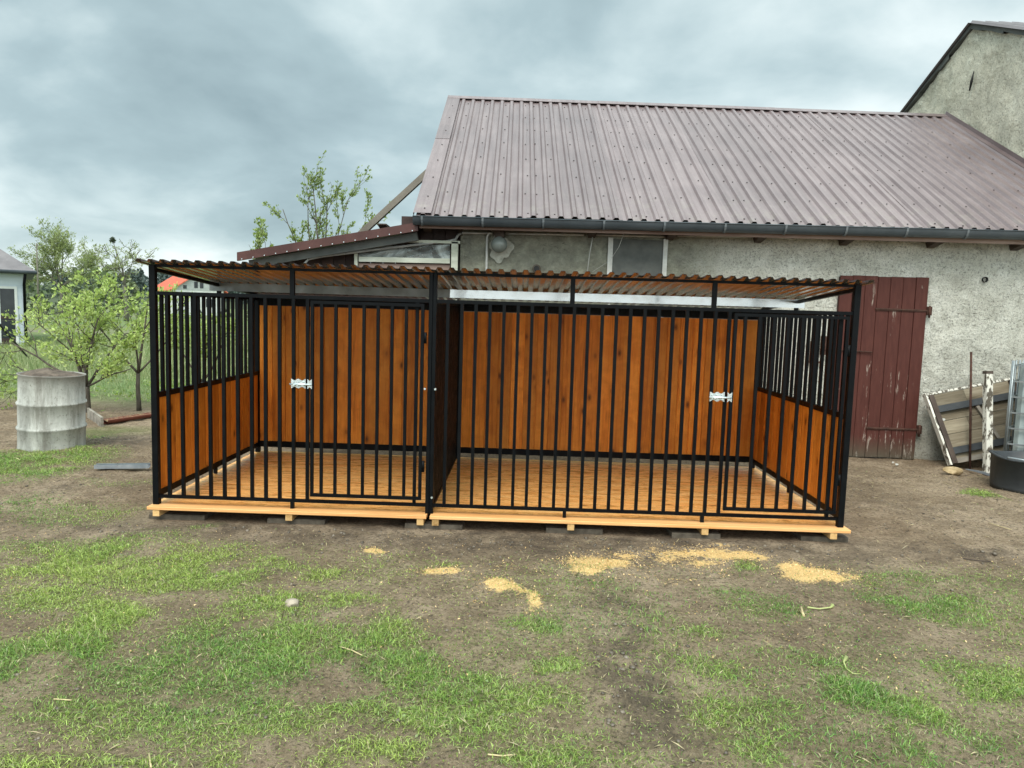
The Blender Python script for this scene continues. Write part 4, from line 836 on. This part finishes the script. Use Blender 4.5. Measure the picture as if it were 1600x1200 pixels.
# lean-to
def lean_to():
    l = empty('lean_to_shed', (0, 0, GZ), 0, 'low lean-to shed with red-brown roof edge left of the barn', 'shed')
    a = ony(372, 396, 3.0); b = ony(654, 349, 3.0); off = Vector((0, 0, -GZ))
    a = a+off; b = b+off
    def P(u, v, o): return a.lerp(b, u)+Vector((0, 2.9*v, o))
    MB().add([P(0, 0, 0), P(1, 0, 0), P(1, 1, .0), P(0, 1, .0), P(0, 0, -.02), P(1, 0, -.02), P(1, 1, -.02), P(0, 1, -.02)], [(0, 1, 2, 3), (7, 6, 5, 4), (0, 4, 5, 1), (3, 7, 4, 0), (2, 6, 7, 3)]).build('roof', M['brown_sheet'], M['brown_sheet'], parent=l)
    dv = Vector((0, 0, -.085))
    MB().add([P(0, -.012, .01), P(1, -.012, .01), P(1, -.012, 0)+dv, P(0, -.012, 0)+dv, P(0, .012, .01), P(1, .012, .01), P(1, 0, 0)+dv, P(0, 0, 0)+dv], [(3, 2, 1, 0), (0, 1, 5, 4), (3, 7, 6, 2), (0, 4, 7, 3)]).build('verge_flashing', M['fascia_brown'], parent=l)
    sm = MB(); [screw(sm, P(u, -.016, -.075), Vector((0, -1, 0)), .006) for u in np.linspace(.03, .97, 16)]; o = sm.build('flashing_screws', M['zinc'], parent=l); o['kind'] = 'stuff'
    MB().beam(P(.05, .03, -.13), P(.99, .03, -.13), .05, .09).build('verge_rafter', M['slate'], parent=l)
    for v in (.35, .7): MB().beam(P(.02, v, -.07), P(1, v, -.07), .06, .09).build('rafter', M['dark_plank'], parent=l)
    # front and side plank walls, set back under the roof
    x0 = a.x+.12; y = 3.34; k = 0
    while x0+k*.145 < 1.80:
        xx = x0+k*.145; zt = a.z+(b.z-a.z)*(xx-a.x)/(b.x-a.x)-.10
        MB().box(-.069, .069, -.011, .011, 0, (min(zt, 2.42) if xx < 1.36 else 2.62)).build('plank', M['dark_plank'], parent=l, loc=(xx+.07, y+random.uniform(-.003, .003), 0)); k += 1
    for k in range(16): MB().box(-.011, .011, -.078, .078, 0, a.z-.10).build('plank', M['dark_plank'], parent=l, loc=(x0, y+.1+k*.16, 0))
    MB().box(x0+.02, 1.93, y+.014, y+.03, 0, 2.02).box(1.2, 1.93, y+.014, y+.03, 2.02, 2.66).build('gap_backing', M['dark_plank'], parent=l)  # added backing, stops light showing through the plank gaps
    # film-covered window box
    w = empty('film_window'); w.parent = l; yy = 3.20; o = Vector((0, 0, -GZ))
    def f(px, py, y=yy): return ony(px, py, y)+o
    MB().beam(f(556, 376), f(558, 470), .035, .05, (0, 1, 0)).build('frame_post', M['pale_wood'], parent=w)
    MB().beam(f(711, 378), f(709, 470), .075, .05, (0, 1, 0)).build('frame_post', M['pale_wood'], parent=w)
    MB().beam(f(548, 374.5), f(719, 379), .05, .03).build('frame_rail', M['pale_wood'], parent=w)
    MB().beam(f(561, 405), f(703, 408), .03, .055).build('frame_rail', M['pale_wood'], parent=w)
    MB().beam(f(561, 419, yy+.03), f(703, 421, yy+.03), .02, .11).build('sill_board', M['fascia_wood'], parent=w)
    nx, nz = 24, 10; v = []; fc = []
    A, Bq, C, D = f(560, 378), f(703, 381), f(560, 402), f(703, 405)
    for j in range(nz+1):
        for i in range(nx+1):
            u, t = i/nx, j/nz; p = A.lerp(Bq, u).lerp(C.lerp(D, u), t); p = p+Vector((0, .012+.02*math.sin(u*7+t*3)*math.sin(t*3.1)+.012*math.sin(u*23+t*9), -.03*math.sin(u*3.14)*(1-t)**2)); v.append(tuple(p))
    for j in range(nz):
        for i in range(nx): q = j*(nx+1)+i; fc.append((q, q+nx+1, q+nx+2, q+1))
    me = bpy.data.meshes.new('film'); me.from_pydata(v, [], fc); me.materials.append(M['film']); me.polygons.foreach_set('use_smooth', [True]*len(fc)); inst('film', me, w)
lean_to()
p0, p1 = B(560, 369, 1.0), B(672, 266, 1.0)
mw = Matrix.Translation(BO) @ Matrix.Rotation(BY, 4, 'Z')
o = MB().beam(mw @ p0, mw @ p1, .075, .075, (0, 1, 0)).build('timber_pole', M['timber']); tag(o, 'weathered square timber slanting from the lean-to roof up to the barn roof', 'timber')

# ------------------------------------------------------------------ kennel
K = empty('dog_kennel', (0, 0, 0), 0, 'double dog kennel of black steel bars with orange-brown plank walls and ribbed roof', 'kennel')
def kb(name, *a, mat='black', parent=None): return MB().box(*a).build(name, M[mat], parent=parent or K)
HP = 1.745; ZT = 1.555; D = 2.03; WM = 2.01
for x, y, w, zt in ((0, 0, .044, HP), (5, 0, .044, HP), (WM-.014, 0, .028, HP), (WM+.0145, 0, .028, HP), (0, D, .044, 1.57), (WM, D, .05, 1.57), (5, D, .044, 1.57)):
    MB().box(-w/2, w/2, -.022, .022, 0, zt, .003).build('post', M['black'], parent=K, loc=(x, y, 0))
r = .0125
for x0, x1 in ((.022, WM-.028), (WM+.0285, 4.978)):
    kb('top_rail', x0, x1, -r, r, ZT-.025, ZT); kb('bottom_rail', x0, x1, -r, r, .047, .069); kb('roof_rail', x0, x1, -.011, .011, HP-.018, HP+.002)
    kb('back_top_rail', x0, x1, D-.015, D+.015, ZT-.075, ZT); kb('back_bottom_rail', x0, x1, D-.015, D+.015, .055, .115); kb('back_roof_rail', x0, x1, D-.012, D+.012, ZT+.004, ZT+.02)
for x in (1.002, 3.0, 4.002): kb('stub_post', x-.016, x+.016, -.0135, .0135, ZT, HP-.018); kb('foot', x-.0125, x+.0125, -.0125, .0125, 0, .047)
bar = MB().box(-.0115, .0115, -.0115, .0115, .069, ZT-.025).mesh('bar', M['black'])
for x in [.0975+.1015*k for k in range(11)]+[1.898]+[2.118+.1*k for k in range(21)]+[4.90]: inst('bar', bar, K, (x, 0, 0))
def door(x0, x1):
    d = empty('door', (x0, -.03, 0)); d.parent = K; W = x1-x0; zb, zt = .113, 1.51; s = .0112
    MB().box(-s, s, -s, s, zb-s, zt+s).box(W-s, W+s, -s, s, zb-s, zt+s).box(s, W-s, -s, s, zb-s, zb+s).box(s, W-s, -s, s, zt-s, zt+s).build('door_frame', M['black'], parent=d)
    me = MB().box(-.0105, .0105, -.0105, .0105, zb+s, zt-s).mesh('bar', M['black']); n = 7
    for k in range(n): inst('bar', me, d, ((k+.68)*.1005, 0, 0))
    for z in (.35, 1.28): MB().tube([(W+.02, 0, z-.04), (W+.02, 0, z+.04)], .011, 8).build('hinge', M['black'], parent=d)
    # sliding bolt latch with scalloped zinc plates
    def plate(w, h, bumps):
        n = 28; m = MB(); top = [(w*i/n, h/2+.006*math.cos(i/n*bumps*2*math.pi)) for i in range(n+1)]; ring_ = top+[(x, -z) for x, z in top[::-1]]
        k = len(ring_); m.add([(x, -.002, z) for x, z in ring_]+[(x, .002, z) for x, z in ring_], [tuple(range(k))[::-1], tuple(range(k, 2*k))]+[(i, (i+1) % k, k+(i+1) % k, k+i) for i in range(k)]); return m
    L = empty('bolt_latch'); L.parent = K; L.location = (x0-.152, -.03, .925)
    m = plate(.105, .058, 2); m.v = [(x, y, z) for x, y, z in m.v]; m.build('latch_plate', M['zinc'], parent=L)
    plate(.032, .058, 1).build('keeper_plate', M['zinc'], parent=L, loc=(.122, -.014, 0))
    MB().tube([(-.006, -.014, -.004), (.152, -.014, -.004)], .0075, 8).tube([(.03, -.014, -.004), (.03, -.04, -.012)], .005, 6).build('bolt', M['zinc'], parent=L)
    mb2 = MB()
    for x in (.015, .05, .088): mb2.beam((x, -.012, -.018), (x, -.012, .014), .014, .014)
    mb2.build('bolt_guide', M['zinc'], parent=L)
    return d
door(1.154, 1.942); door(4.153, 4.938)
# bolts on the middle post
for x, z in ((WM+.03, .915), (WM-.045, .915), (WM+.02, .12)): MB().tube([(x, -.03, z), (x, -.018, z)], .008, 8).build('bolt_head', M['zinc'], parent=K)
# side panels
for sx, X in ((1, 0), (-1, 5.0)):
    y0, y1 = .022, D-.022
    kb('side_top_rail', X-r, X+r, y0, y1, ZT-.025, ZT); kb('side_middle_rail', X-.016, X+.016, y0, y1, .785, .825); kb('side_bottom_rail', X-.016, X+.016, y0, y1, .055, .10)
    kb('side_foot', X-.0125, X+.0125, 1.0, 1.03, 0, .055); kb('roof_stub', X-.014, X+.014, 1.105, 1.14, ZT, 1.60)
    MB().beam((X, .022, HP-.035), (X, D, 1.585), .028, .026).build('roof_side_rail', M['black'], parent=K)
    ub = MB().box(-.0115, .0115, -.0115, .0115, .825, ZT-.025).mesh('bar', M['black'])
    for k in range(19): inst('bar', ub, K, (X, .115+.1*k, 0))
    n = 15; w = (y1-y0)/n; me = MB().box(-.009, .009, -w/2+.0028, w/2-.0028, .101, .784, .002).box(-.003, .003, -w/2-.001, w/2+.001, .102, .783).mesh('board', M['side_wood'])
    for k in range(n): inst('board', me, K, (X, y0+w*(k+.5), 0))
# back wall boards
for x0, x1 in ((.022, WM-.025), (WM+.025, 4.978)):
    n = round((x1-x0)/.128); w = (x1-x0)/n; me = MB().box(-w/2+.003, w/2-.003, -.010, .010, .116, ZT-.076, .002).box(-w/2-.001, w/2+.001, -.003, .003, .117, ZT-.077).mesh('board', M['wall_wood'])
    for k in range(n): inst('board', me, K, (x0+w*(k+.5), D+random.uniform(-.001, .001), 0))
# divider of black ribbed sheet
def divider():
    vs = []; n = 24; prof = []
    for k in range(n):
        for u, o in ((0, 0), (.35, 0), (.45, 1), (.9, 1)): prof.append(((k+u)/n, o))
    prof.append((1, 0)); mb = MB()
    for z in (.03, ZT-.03):
        for u, o in prof: mb.v.append((WM-.006+.014*o, .03+u*(D-.06), z))
    m = len(prof)
    for i in range(m-1): mb.f.append((i, i+1, m+i+1, m+i)); mb.mi.append(0); mb.sm.append(False)
    mb.build('divider_sheet', M['black'], parent=K); kb('divider_rail', WM-.015, WM+.015, .03, D-.03, ZT-.028, ZT); kb('divider_rail', WM-.0155, WM+.0155, .03, D-.03, .0, .028)
divider()
# roof: ribbed sheets sloping back
RB = [-.085, .99, 2.02, 3.05, 4.05, 5.085]
def KR(x, v, o): y = -.115+v*2.30; return Vector((x, y, HP+.012-.078*(y+.1)+o))
for k in range(5):
    a, b = RB[k], RB[k+1]; n = round((b-a)/.083)
    corrugated(lambda u, v, o: KR(a+(b-a)*u, v, o+.0016*(k % 2)), n, .42, .018, 4).build('roof_sheet', M['brown_sheet'], M['galv'], parent=K)
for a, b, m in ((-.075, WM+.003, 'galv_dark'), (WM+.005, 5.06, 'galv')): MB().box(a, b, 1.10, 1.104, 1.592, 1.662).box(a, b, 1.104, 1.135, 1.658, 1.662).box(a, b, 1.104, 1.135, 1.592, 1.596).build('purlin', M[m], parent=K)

# ------------------------------------------------------------------ decks, joists, pavers
def deck(x0, x1, label, joists):
    d = empty('wooden_deck', (x0, -.09, GZ), 0, label, 'deck', 'pine decks under the kennel'); n = 17; y0, y1 = -.085, D+.06; w = (y1-y0)/n
    me = MB().box(0, x1-x0, -w/2+.0006, w/2-.0006, -.024, 0, .0015).box(0, x1-x0, -w/2-.001, w/2+.001, -.018, -.008).mesh('floorboard', M['deck_wood'])
    me2 = MB().box(0, x1-x0, -w/2+.0012, w/2-.0012, -.024, 0, .003).mesh('floorboard', M['deck_edge'])
    for k in range(n): inst('floorboard', me2 if k == 0 else me, d, (random.uniform(-.003, .003), y0+w*(k+.5)+.09, .098+random.uniform(-.0008, .0004)+(0 if k else .001)))
    jm = MB().box(-.024, .024, 0, y1-y0-.02, 0, .045).mesh('joist', M['joist'])
    for x in joists: inst('joist', jm, d, (x-x0, .012, .028))
deck(-.035, 1.998, 'left pine plank deck under the narrower kennel half', [.03, 1.0, 1.955])
deck(2.022, 5.045, 'right pine plank deck under the wider kennel half', [2.065, 3.045, 4.01, 4.93])
bl = [(-.05, .36, 'concrete block under the left end of the left deck'), (.83, 1.25, 'concrete block under the middle of the left deck'), (1.84, 2.26, 'concrete block bridging the gap between the two decks'),
      (2.87, 3.28, 'concrete block under the first inner joist of the right deck'), (3.78, 4.13, 'concrete block under the second inner joist of the right deck'), (4.72, 5.06, 'concrete block under the right end of the right deck')]
for a, b, t in bl:
    n = 8; mb = MB(); mb.box(a-(a+b)/2, b-(a+b)/2, 0, .30, -.05, .027, .006); o = mb.build('concrete_block', M['concrete'], loc=((a+b)/2, -.045+random.uniform(-.01, .02), GZ), rot=(0, 0, random.uniform(-.02, .02))); tag(o, t, 'block', 'concrete blocks carrying the decks')

# ------------------------------------------------------------------ things on the left
def barrel():
    b = empty('drum', (-2.375, 2.42, GZ-.01), 0, 'whitewashed steel drum filled with soil, standing in grass at the left', 'drum'); b.rotation_euler = (0, R_(2.2), 0)
    R = .312; H = .80; prof = [(R, 0), (R+.004, .01), (R, .03)]
    for z in (.24, .50): prof += [(R, z-.025), (R+.012, z-.010), (R+.013, z), (R+.010, z+.008), (R-.003, z+.022)]
    prof += [(R-.006, H-.02), (R+.004, H-.008), (R+.004, H), (R-.006, H), (R-.012, H-.03)]
    mb = MB(); seg = 64
    mb.lathe(prof, (0, 0, 0), seg)
    mb.v = [(x*(1+.012*math.sin(3*math.atan2(y, x)+z*4)), y*(1+.01*math.sin(4*math.atan2(y, x)+z*3)), z+.012*math.sin(math.atan2(y, x)+.6)*(1 if .1 < z < .7 else 0)) for x, y, z in mb.v]
    mb.build('shell', M['drum'], parent=b)
    s = MB(); rr = 9; n = 40; s.v.append((0, 0, H+.045))
    for i in range(1, rr+1):
        for k in range(n):
            t = 6.283*k/n; q = i/rr; x = math.cos(t)*q*(R-.01); y = math.sin(t)*q*(R-.01); s.v.append((x, y, H-.012+.075*(1-q**1.6)*(.8+.2*math.cos(t+2.5))+random.uniform(-.006, .006)))
    for k in range(n): s.f.append((0, 1+k, 1+(k+1) % n)); s.mi.append(0); s.sm.append(True)
    for i in range(rr-1):
        for k in range(n): a = 1+i*n; s.f.append((a+k, a+n+k, a+n+(k+1) % n, a+(k+1) % n)); s.mi.append(0); s.sm.append(True)
    s.build('soil_fill', M['drum_soil'], parent=b)
barrel()
def old_gutter():
    a = onz(164, 663); b = onz(250, 650); g = empty('gutter', a, 0, 'red-brown plastic gutter length full of leaves lying beside the drum', 'gutter')
    d = (b-a); d = d.normalized()*1.0; s = Vector((-d.y, d.x, 0)).normalized(); mb = MB(); n = 10; R = .06
    for P in (Vector(), d):
        for rr in (R, R-.005):
            for i in range(n+1): t = math.pi+math.pi*i/n; mb.v.append(tuple(P+s*math.cos(t)*rr+Vector((0, 0, R+math.sin(t)*rr))))
    m = n+1
    for i in range(n): mb.f += [(i, i+1, 2*m+i+1, 2*m+i), (m+i+1, m+i, 3*m+i, 3*m+i+1)]; mb.mi += [0]*2; mb.sm += [True]*2
    mb.f += [(m-1, 2*m-1, 4*m-1, 3*m-1), (0, 2*m, 3*m, m)]; mb.mi += [0]*2; mb.sm += [False]*2
    mb.build('channel', M['pvc_brown'], parent=g)
    mb = MB(); k = 40
    for i in range(k+1):
        for j in range(5): mb.v.append(tuple(d*(i/k)+s*(j/4-.5)*.1+Vector((0, 0, R-.012+random.uniform(-.012, .014)))))
    for i in range(k):
        for j in range(4): a_ = i*5+j; mb.f.append((a_, a_+1, a_+6, a_+5)); mb.mi.append(0); mb.sm.append(False)
    mb.build('leaf_litter', M['leafmess'], parent=g)
    p = onz(138, 652); q = onz(160, 667); o = MB().beam(p+Vector((0, 0, .06)), q+Vector((0, 0, .05)), .03, .14).build('board', M['grey_wood']); tag(o, 'short grey board standing on edge at the end of the brown gutter', 'board')
old_gutter()
def rail():
    a = onz(146, 734); b = onz(231, 733); d = b-a; L = d.length; o = MB().box(0, L, -.03, .03, 0, .003).box(0, L, -.033, -.03, 0, .038).box(0, L, .03, .033, 0, .038).box(0, L, -.03, -.02, .035, .038).box(0, L, .02, .03, .035, .038).build('steel_profile', M['steel'], loc=a+Vector((0, .03, .008)), rot=(0, 0, math.atan2(d.y, d.x)))
    tag(o, 'blue-grey steel channel lying on the soil left of the kennel', 'profile')
rail()

# ------------------------------------------------------------------ things on the right
def leaning_panel():
    # a plank hatch standing on its edge and leaning on the barn wall
    BL = onz(1477, 730); TL = ony(1443, 616, 3.22); TR = ony(1585, 589, 3.24)
    x = (TR-TL); W = x.length; x.normalize(); up = TL-BL; H = up.length; up = (up-x*up.dot(x)).normalized(); n = x.cross(up)
    g = empty('wooden_hatch', (0, 0, 0), 0, 'weathered plank hatch with white edge leaning askew on the barn wall', 'hatch'); g.matrix_world = Matrix(((x.x, n.x*-1, up.x, 0), (x.y, n.y*-1, up.y, 0), (x.z, n.z*-1, up.z, 0), (0, 0, 0, 1))) if False else Matrix.Translation(TL) @ Matrix(((x.x, -n.x, up.x), (x.y, -n.y, up.y), (x.z, -n.z, up.z))).to_4x4()
    H = H*.985
    # local: x along top, y away from viewer, z up (top = 0)
    rows = 5; hh = (H-.05)/rows
    for i in range(rows):
        z1 = -.03-i*hh; cut = random.uniform(.3, .6)*W; 
        for a, b in ((.05, cut), (cut+.003, W-.02)): MB().box(0, b-a, 0, .02, -hh+.004, 0, .002).build('plank', M['plank_wood'], parent=g, loc=(a, random.uniform(0, .004), z1))
    MB().box(0, .022, -.04, .03, -H, 0).build('white_edge', M['white_paint'], parent=g); MB().box(.022, W, -.005, .03, -.024, 0).build('white_edge', M['white_paint'], parent=g)
    MB().box(.03, .085, -.045, -.002, -H+.01, -.03).build('stile', M['soffit'], parent=g); MB().box(W-.09, W-.03, -.04, -.002, -H+.01, -.03).build('stile', M['soffit'], parent=g)
    for z in (-.17, -.66): MB().box(.086, W-.02, -.045, -.002, z-.075, z).build('bearer', M['ply'], parent=g)
    MB().box(.086, W-.02, -.035, -.002, -H+.005, -H+.06).build('bottom_rail', M['grey_wood'], parent=g)
    MB().beam((.52, -.02, -.25), (.62, -.02, -.65), .035, .03, (0, 1, 0)).build('brace', M['grey_wood'], parent=g)
    MB().add([(.11+.03*math.cos(t), -.001, -.33+.016*math.sin(t)) for t in [i*.6 for i in range(10)]], [tuple(range(10))[::-1]]).build('paint_spot', M['pvc'], parent=g)
leaning_panel()
def right_stuff():
    a = onz(1543, 741); b = ony(1543.5, 584, a.y+.12); o = MB(); o.beam(a, b, .068, .068, (0, 1, 0)); p = o.build('post', M['white_paint']); tag(p, 'old post with flaking white paint propped against the hatch', 'post')
    MB().beam(b-(b-a).normalized()*.001, b+(b-a).normalized()*.03, .072, .072, (0, 1, 0)).build('top_end', M['soffit'], parent=p)
    a = onz(1515.5, 733); b = ony(1517.5, 550, 3.1); o = MB().tube([a, b], .0125, 8).build('iron_rod', M['rust']); tag(o, 'thin rusty rod standing against the wall before the hatch', 'rod')
    # curved grey sheet
    a = onz(1508, 735); b = onz(1556, 752); d = b-a; mb = MB(); n = 12
    for i in range(n+1):
        u = i/n; p = a+d*u*1.3; wdt = .018+.05*math.sin(min(1, u*1.3)*1.57)
        for j in range(5): t = j/4-.5; mb.v.append(tuple(p+Vector((.25*t*wdt*2, t*wdt*2, .012+.05*(1-4*t*t)*wdt*8+.02*math.sin(u*3.1)))))
    for i in range(n):
        for j in range(4): q = i*5+j; mb.f.append((q, q+1, q+6, q+5)); mb.mi.append(0); mb.sm.append(True)
    o = mb.build('metal_strip', M['steel']); tag(o, 'curved grey metal strip on the soil beside the black tub', 'scrap')
    # tub
    c = onz(1547, 772); t = empty('tub', (7.63, 1.90, GZ), R_(8), 'black plastic tub with dented rim at the right edge', 'tub'); R = .30; H = .335
    pr = [(R*.93, 0), (R*.96, .04), (R, H-.02), (R+.018, H-.015), (R+.02, H), (R, H+.004), (R-.012, H-.01), (R*.93-.012, .03), (0, .03)]; mb = MB(); mb.lathe([(0, 0)]+pr, (0, 0, 0), 48)
    mb.v = [(x*(1+.03*math.sin(2*math.atan2(y, x))), y*(1+.02*math.sin(3*math.atan2(y, x)+1)), z+(.014*math.sin(3*math.atan2(y, x)) if z > H*.7 else 0)) for x, y, z in mb.v]; mb.build('shell', M['tub'], parent=t)
    MB().tube([(-.30, -.1, H), (-.1, -.24, H-.02), (.2, -.22, H+.04)], .012, 6).build('handle', M['cage'], parent=t)
    # caged tote
    g = empty('liquid_tote', (8.49, 2.44, GZ), R_(-45), 'translucent grey liquid tote in galvanised tube cage at the right edge', 'container')
    W, Dp, z0, z1 = 1.0, 1.0, .14, 1.22; MB().box(-.46, .46, -.46, .46, z0, z1, .05).build('tank', M['tote'], parent=g); MB().box(-.5, .5, -.5, .5, .11, .135).build('pallet_deck', M['cage'], parent=g)
    for x in (-.45, 0, .45):
        for y in (-.45, .45): MB().box(x-.05, x+.05, y-.05, y+.05, 0, .109).build('pallet_foot', M['tub'], parent=g)
    for z in [.2+.165*k for k in range(7)]: MB().beam((-.5, -.5, z), (.5, -.5, z), .016, .016).beam((.5, -.5, z), (.5, .5, z), .016, .016).beam((.5, .5, z), (-.5, .5, z), .016, .016).beam((-.5, .5, z), (-.5, -.5, z), .016, .016).build('cage_hoop', M['cage'], parent=g)
    me = MB().tube([(0, 0, .136), (0, 0, 1.24)], .009, 8).mesh('cage_tube', M['cage'])
    for k in range(7):
        s = -.5+k/6
        for x, y in ((s, -.515), (-.515, s)): inst('cage_tube', me, g, (x, y, 0))
    MB().lathe([(0, 1.22), (.09, 1.22), (.09, 1.27), (0, 1.27)], (0, 0, 0), 20).build('lid', M['tub'], parent=g)
right_stuff()
def rock(name, label, loc, s, m, seed, sc=(1, 1, .7)):
    import bmesh
    bm = bmesh.new(); bmesh.ops.create_icosphere(bm, subdivisions=3, radius=1); rr = random.Random(seed); ax = [Vector((rr.gauss(0, 1), rr.gauss(0, 1), rr.gauss(0, 1))).normalized() for _ in range(9)]; cut = [rr.uniform(.6, .9) for _ in ax]
    for v in bm.verts:
        for a, c in zip(ax, cut):
            d = v.co.dot(a)
            if d > c: v.co -= a*(d-c)
        v.co = Vector((v.co.x*sc[0], v.co.y*sc[1], v.co.z*sc[2]))*s*(1+rr.uniform(-.02, .02))
    me = bpy.data.meshes.new(name); bm.to_mesh(me); bm.free(); me.materials.append(M[m]); o = inst(name, me, None, loc); tag(o, label, 'stone'); return o
rock('stone', 'grey angular stone lying in the grass of the yard', onz(456, 948)+Vector((0, 0, .015)), .042, 'stone', 3)
rock('stone', 'ochre stone lying at the foot of the leaning hatch', onz(1488, 740)+Vector((0, 0, .03)), .085, 'ochre_stone', 5, (1.25, .8, .62))
rock('stone', 'small white pebble by the barn door threshold', onz(1401, 727)+Vector((0, 0, .01)), .018, 'pvc', 8)
rock('stone', 'white pebble just left of another by the barn door', onz(1395, 724)+Vector((0, 0, .01)), .014, 'pvc', 9)
def twig(name, pts, r, m, label, cat='twig'):
    P = [onz(x, y) for x, y in pts]; P = [Vector((p.x, p.y, float(ground_height(np.array([p.x]), np.array([p.y]))[0])+.008)) for p in P]; o = MB().tube(P, r, 6).build(name, M[m]); tag(o, label, cat)
GT = simple('green_stem', (.30, .34, .12), (.46, .48, .22), 12, .6); M['green_stem'] = GT; M['straw_m'] = simple('straw', (.42, .34, .18), (.58, .49, .28), 12, .7)
twig('stem', [(1262, 948), (1280, 947), (1298, 945), (1301, 943)], [.006, .004, .005, .012], 'green_stem', 'pale green plant stem lying on bare soil right of the middle')
twig('stem', [(1252, 947), (1254, 953), (1256, 960)], .007, 'straw_m', 'short pale stem piece at the end of the green stem')
twig('stem', [(1322, 1027), (1318, 1036), (1322, 1047), (1333, 1054), (1345, 1053)], [.012, .004, .003, .003, .002], 'green_stem', 'curled green stem lying in sparse grass at lower right')
twig('straw_stalk', [(530, 1016), (550, 1022), (566, 1029)], .003, 'straw_m', 'dry straw stalk across the grass near the photo bottom middle', 'straw')
twig('straw_stalk', [(762, 1181), (785, 1179), (805, 1177)], .003, 'straw_m', 'straight straw stalk in thick grass at the bottom middle', 'straw')
twig('straw_stalk', [(233, 1173), (236, 1195)], .0035, 'straw_m', 'straw stalk pointing at the camera at the lower left', 'straw')
twig('straw_stalk', [(84, 1092), (112, 1094)], .003, 'straw_m', 'straw stalk lying across the grass at the far lower left', 'straw')
twig('twig', [(1505, 873), (1530, 876), (1548, 874)], .004, 'soffit', 'dark twig on churned soil right of the kennel')
twig('twig', [(1545, 817), (1562, 822), (1580, 829)], .003, 'straw_m', 'thin pale twig on bare soil near the right edge')
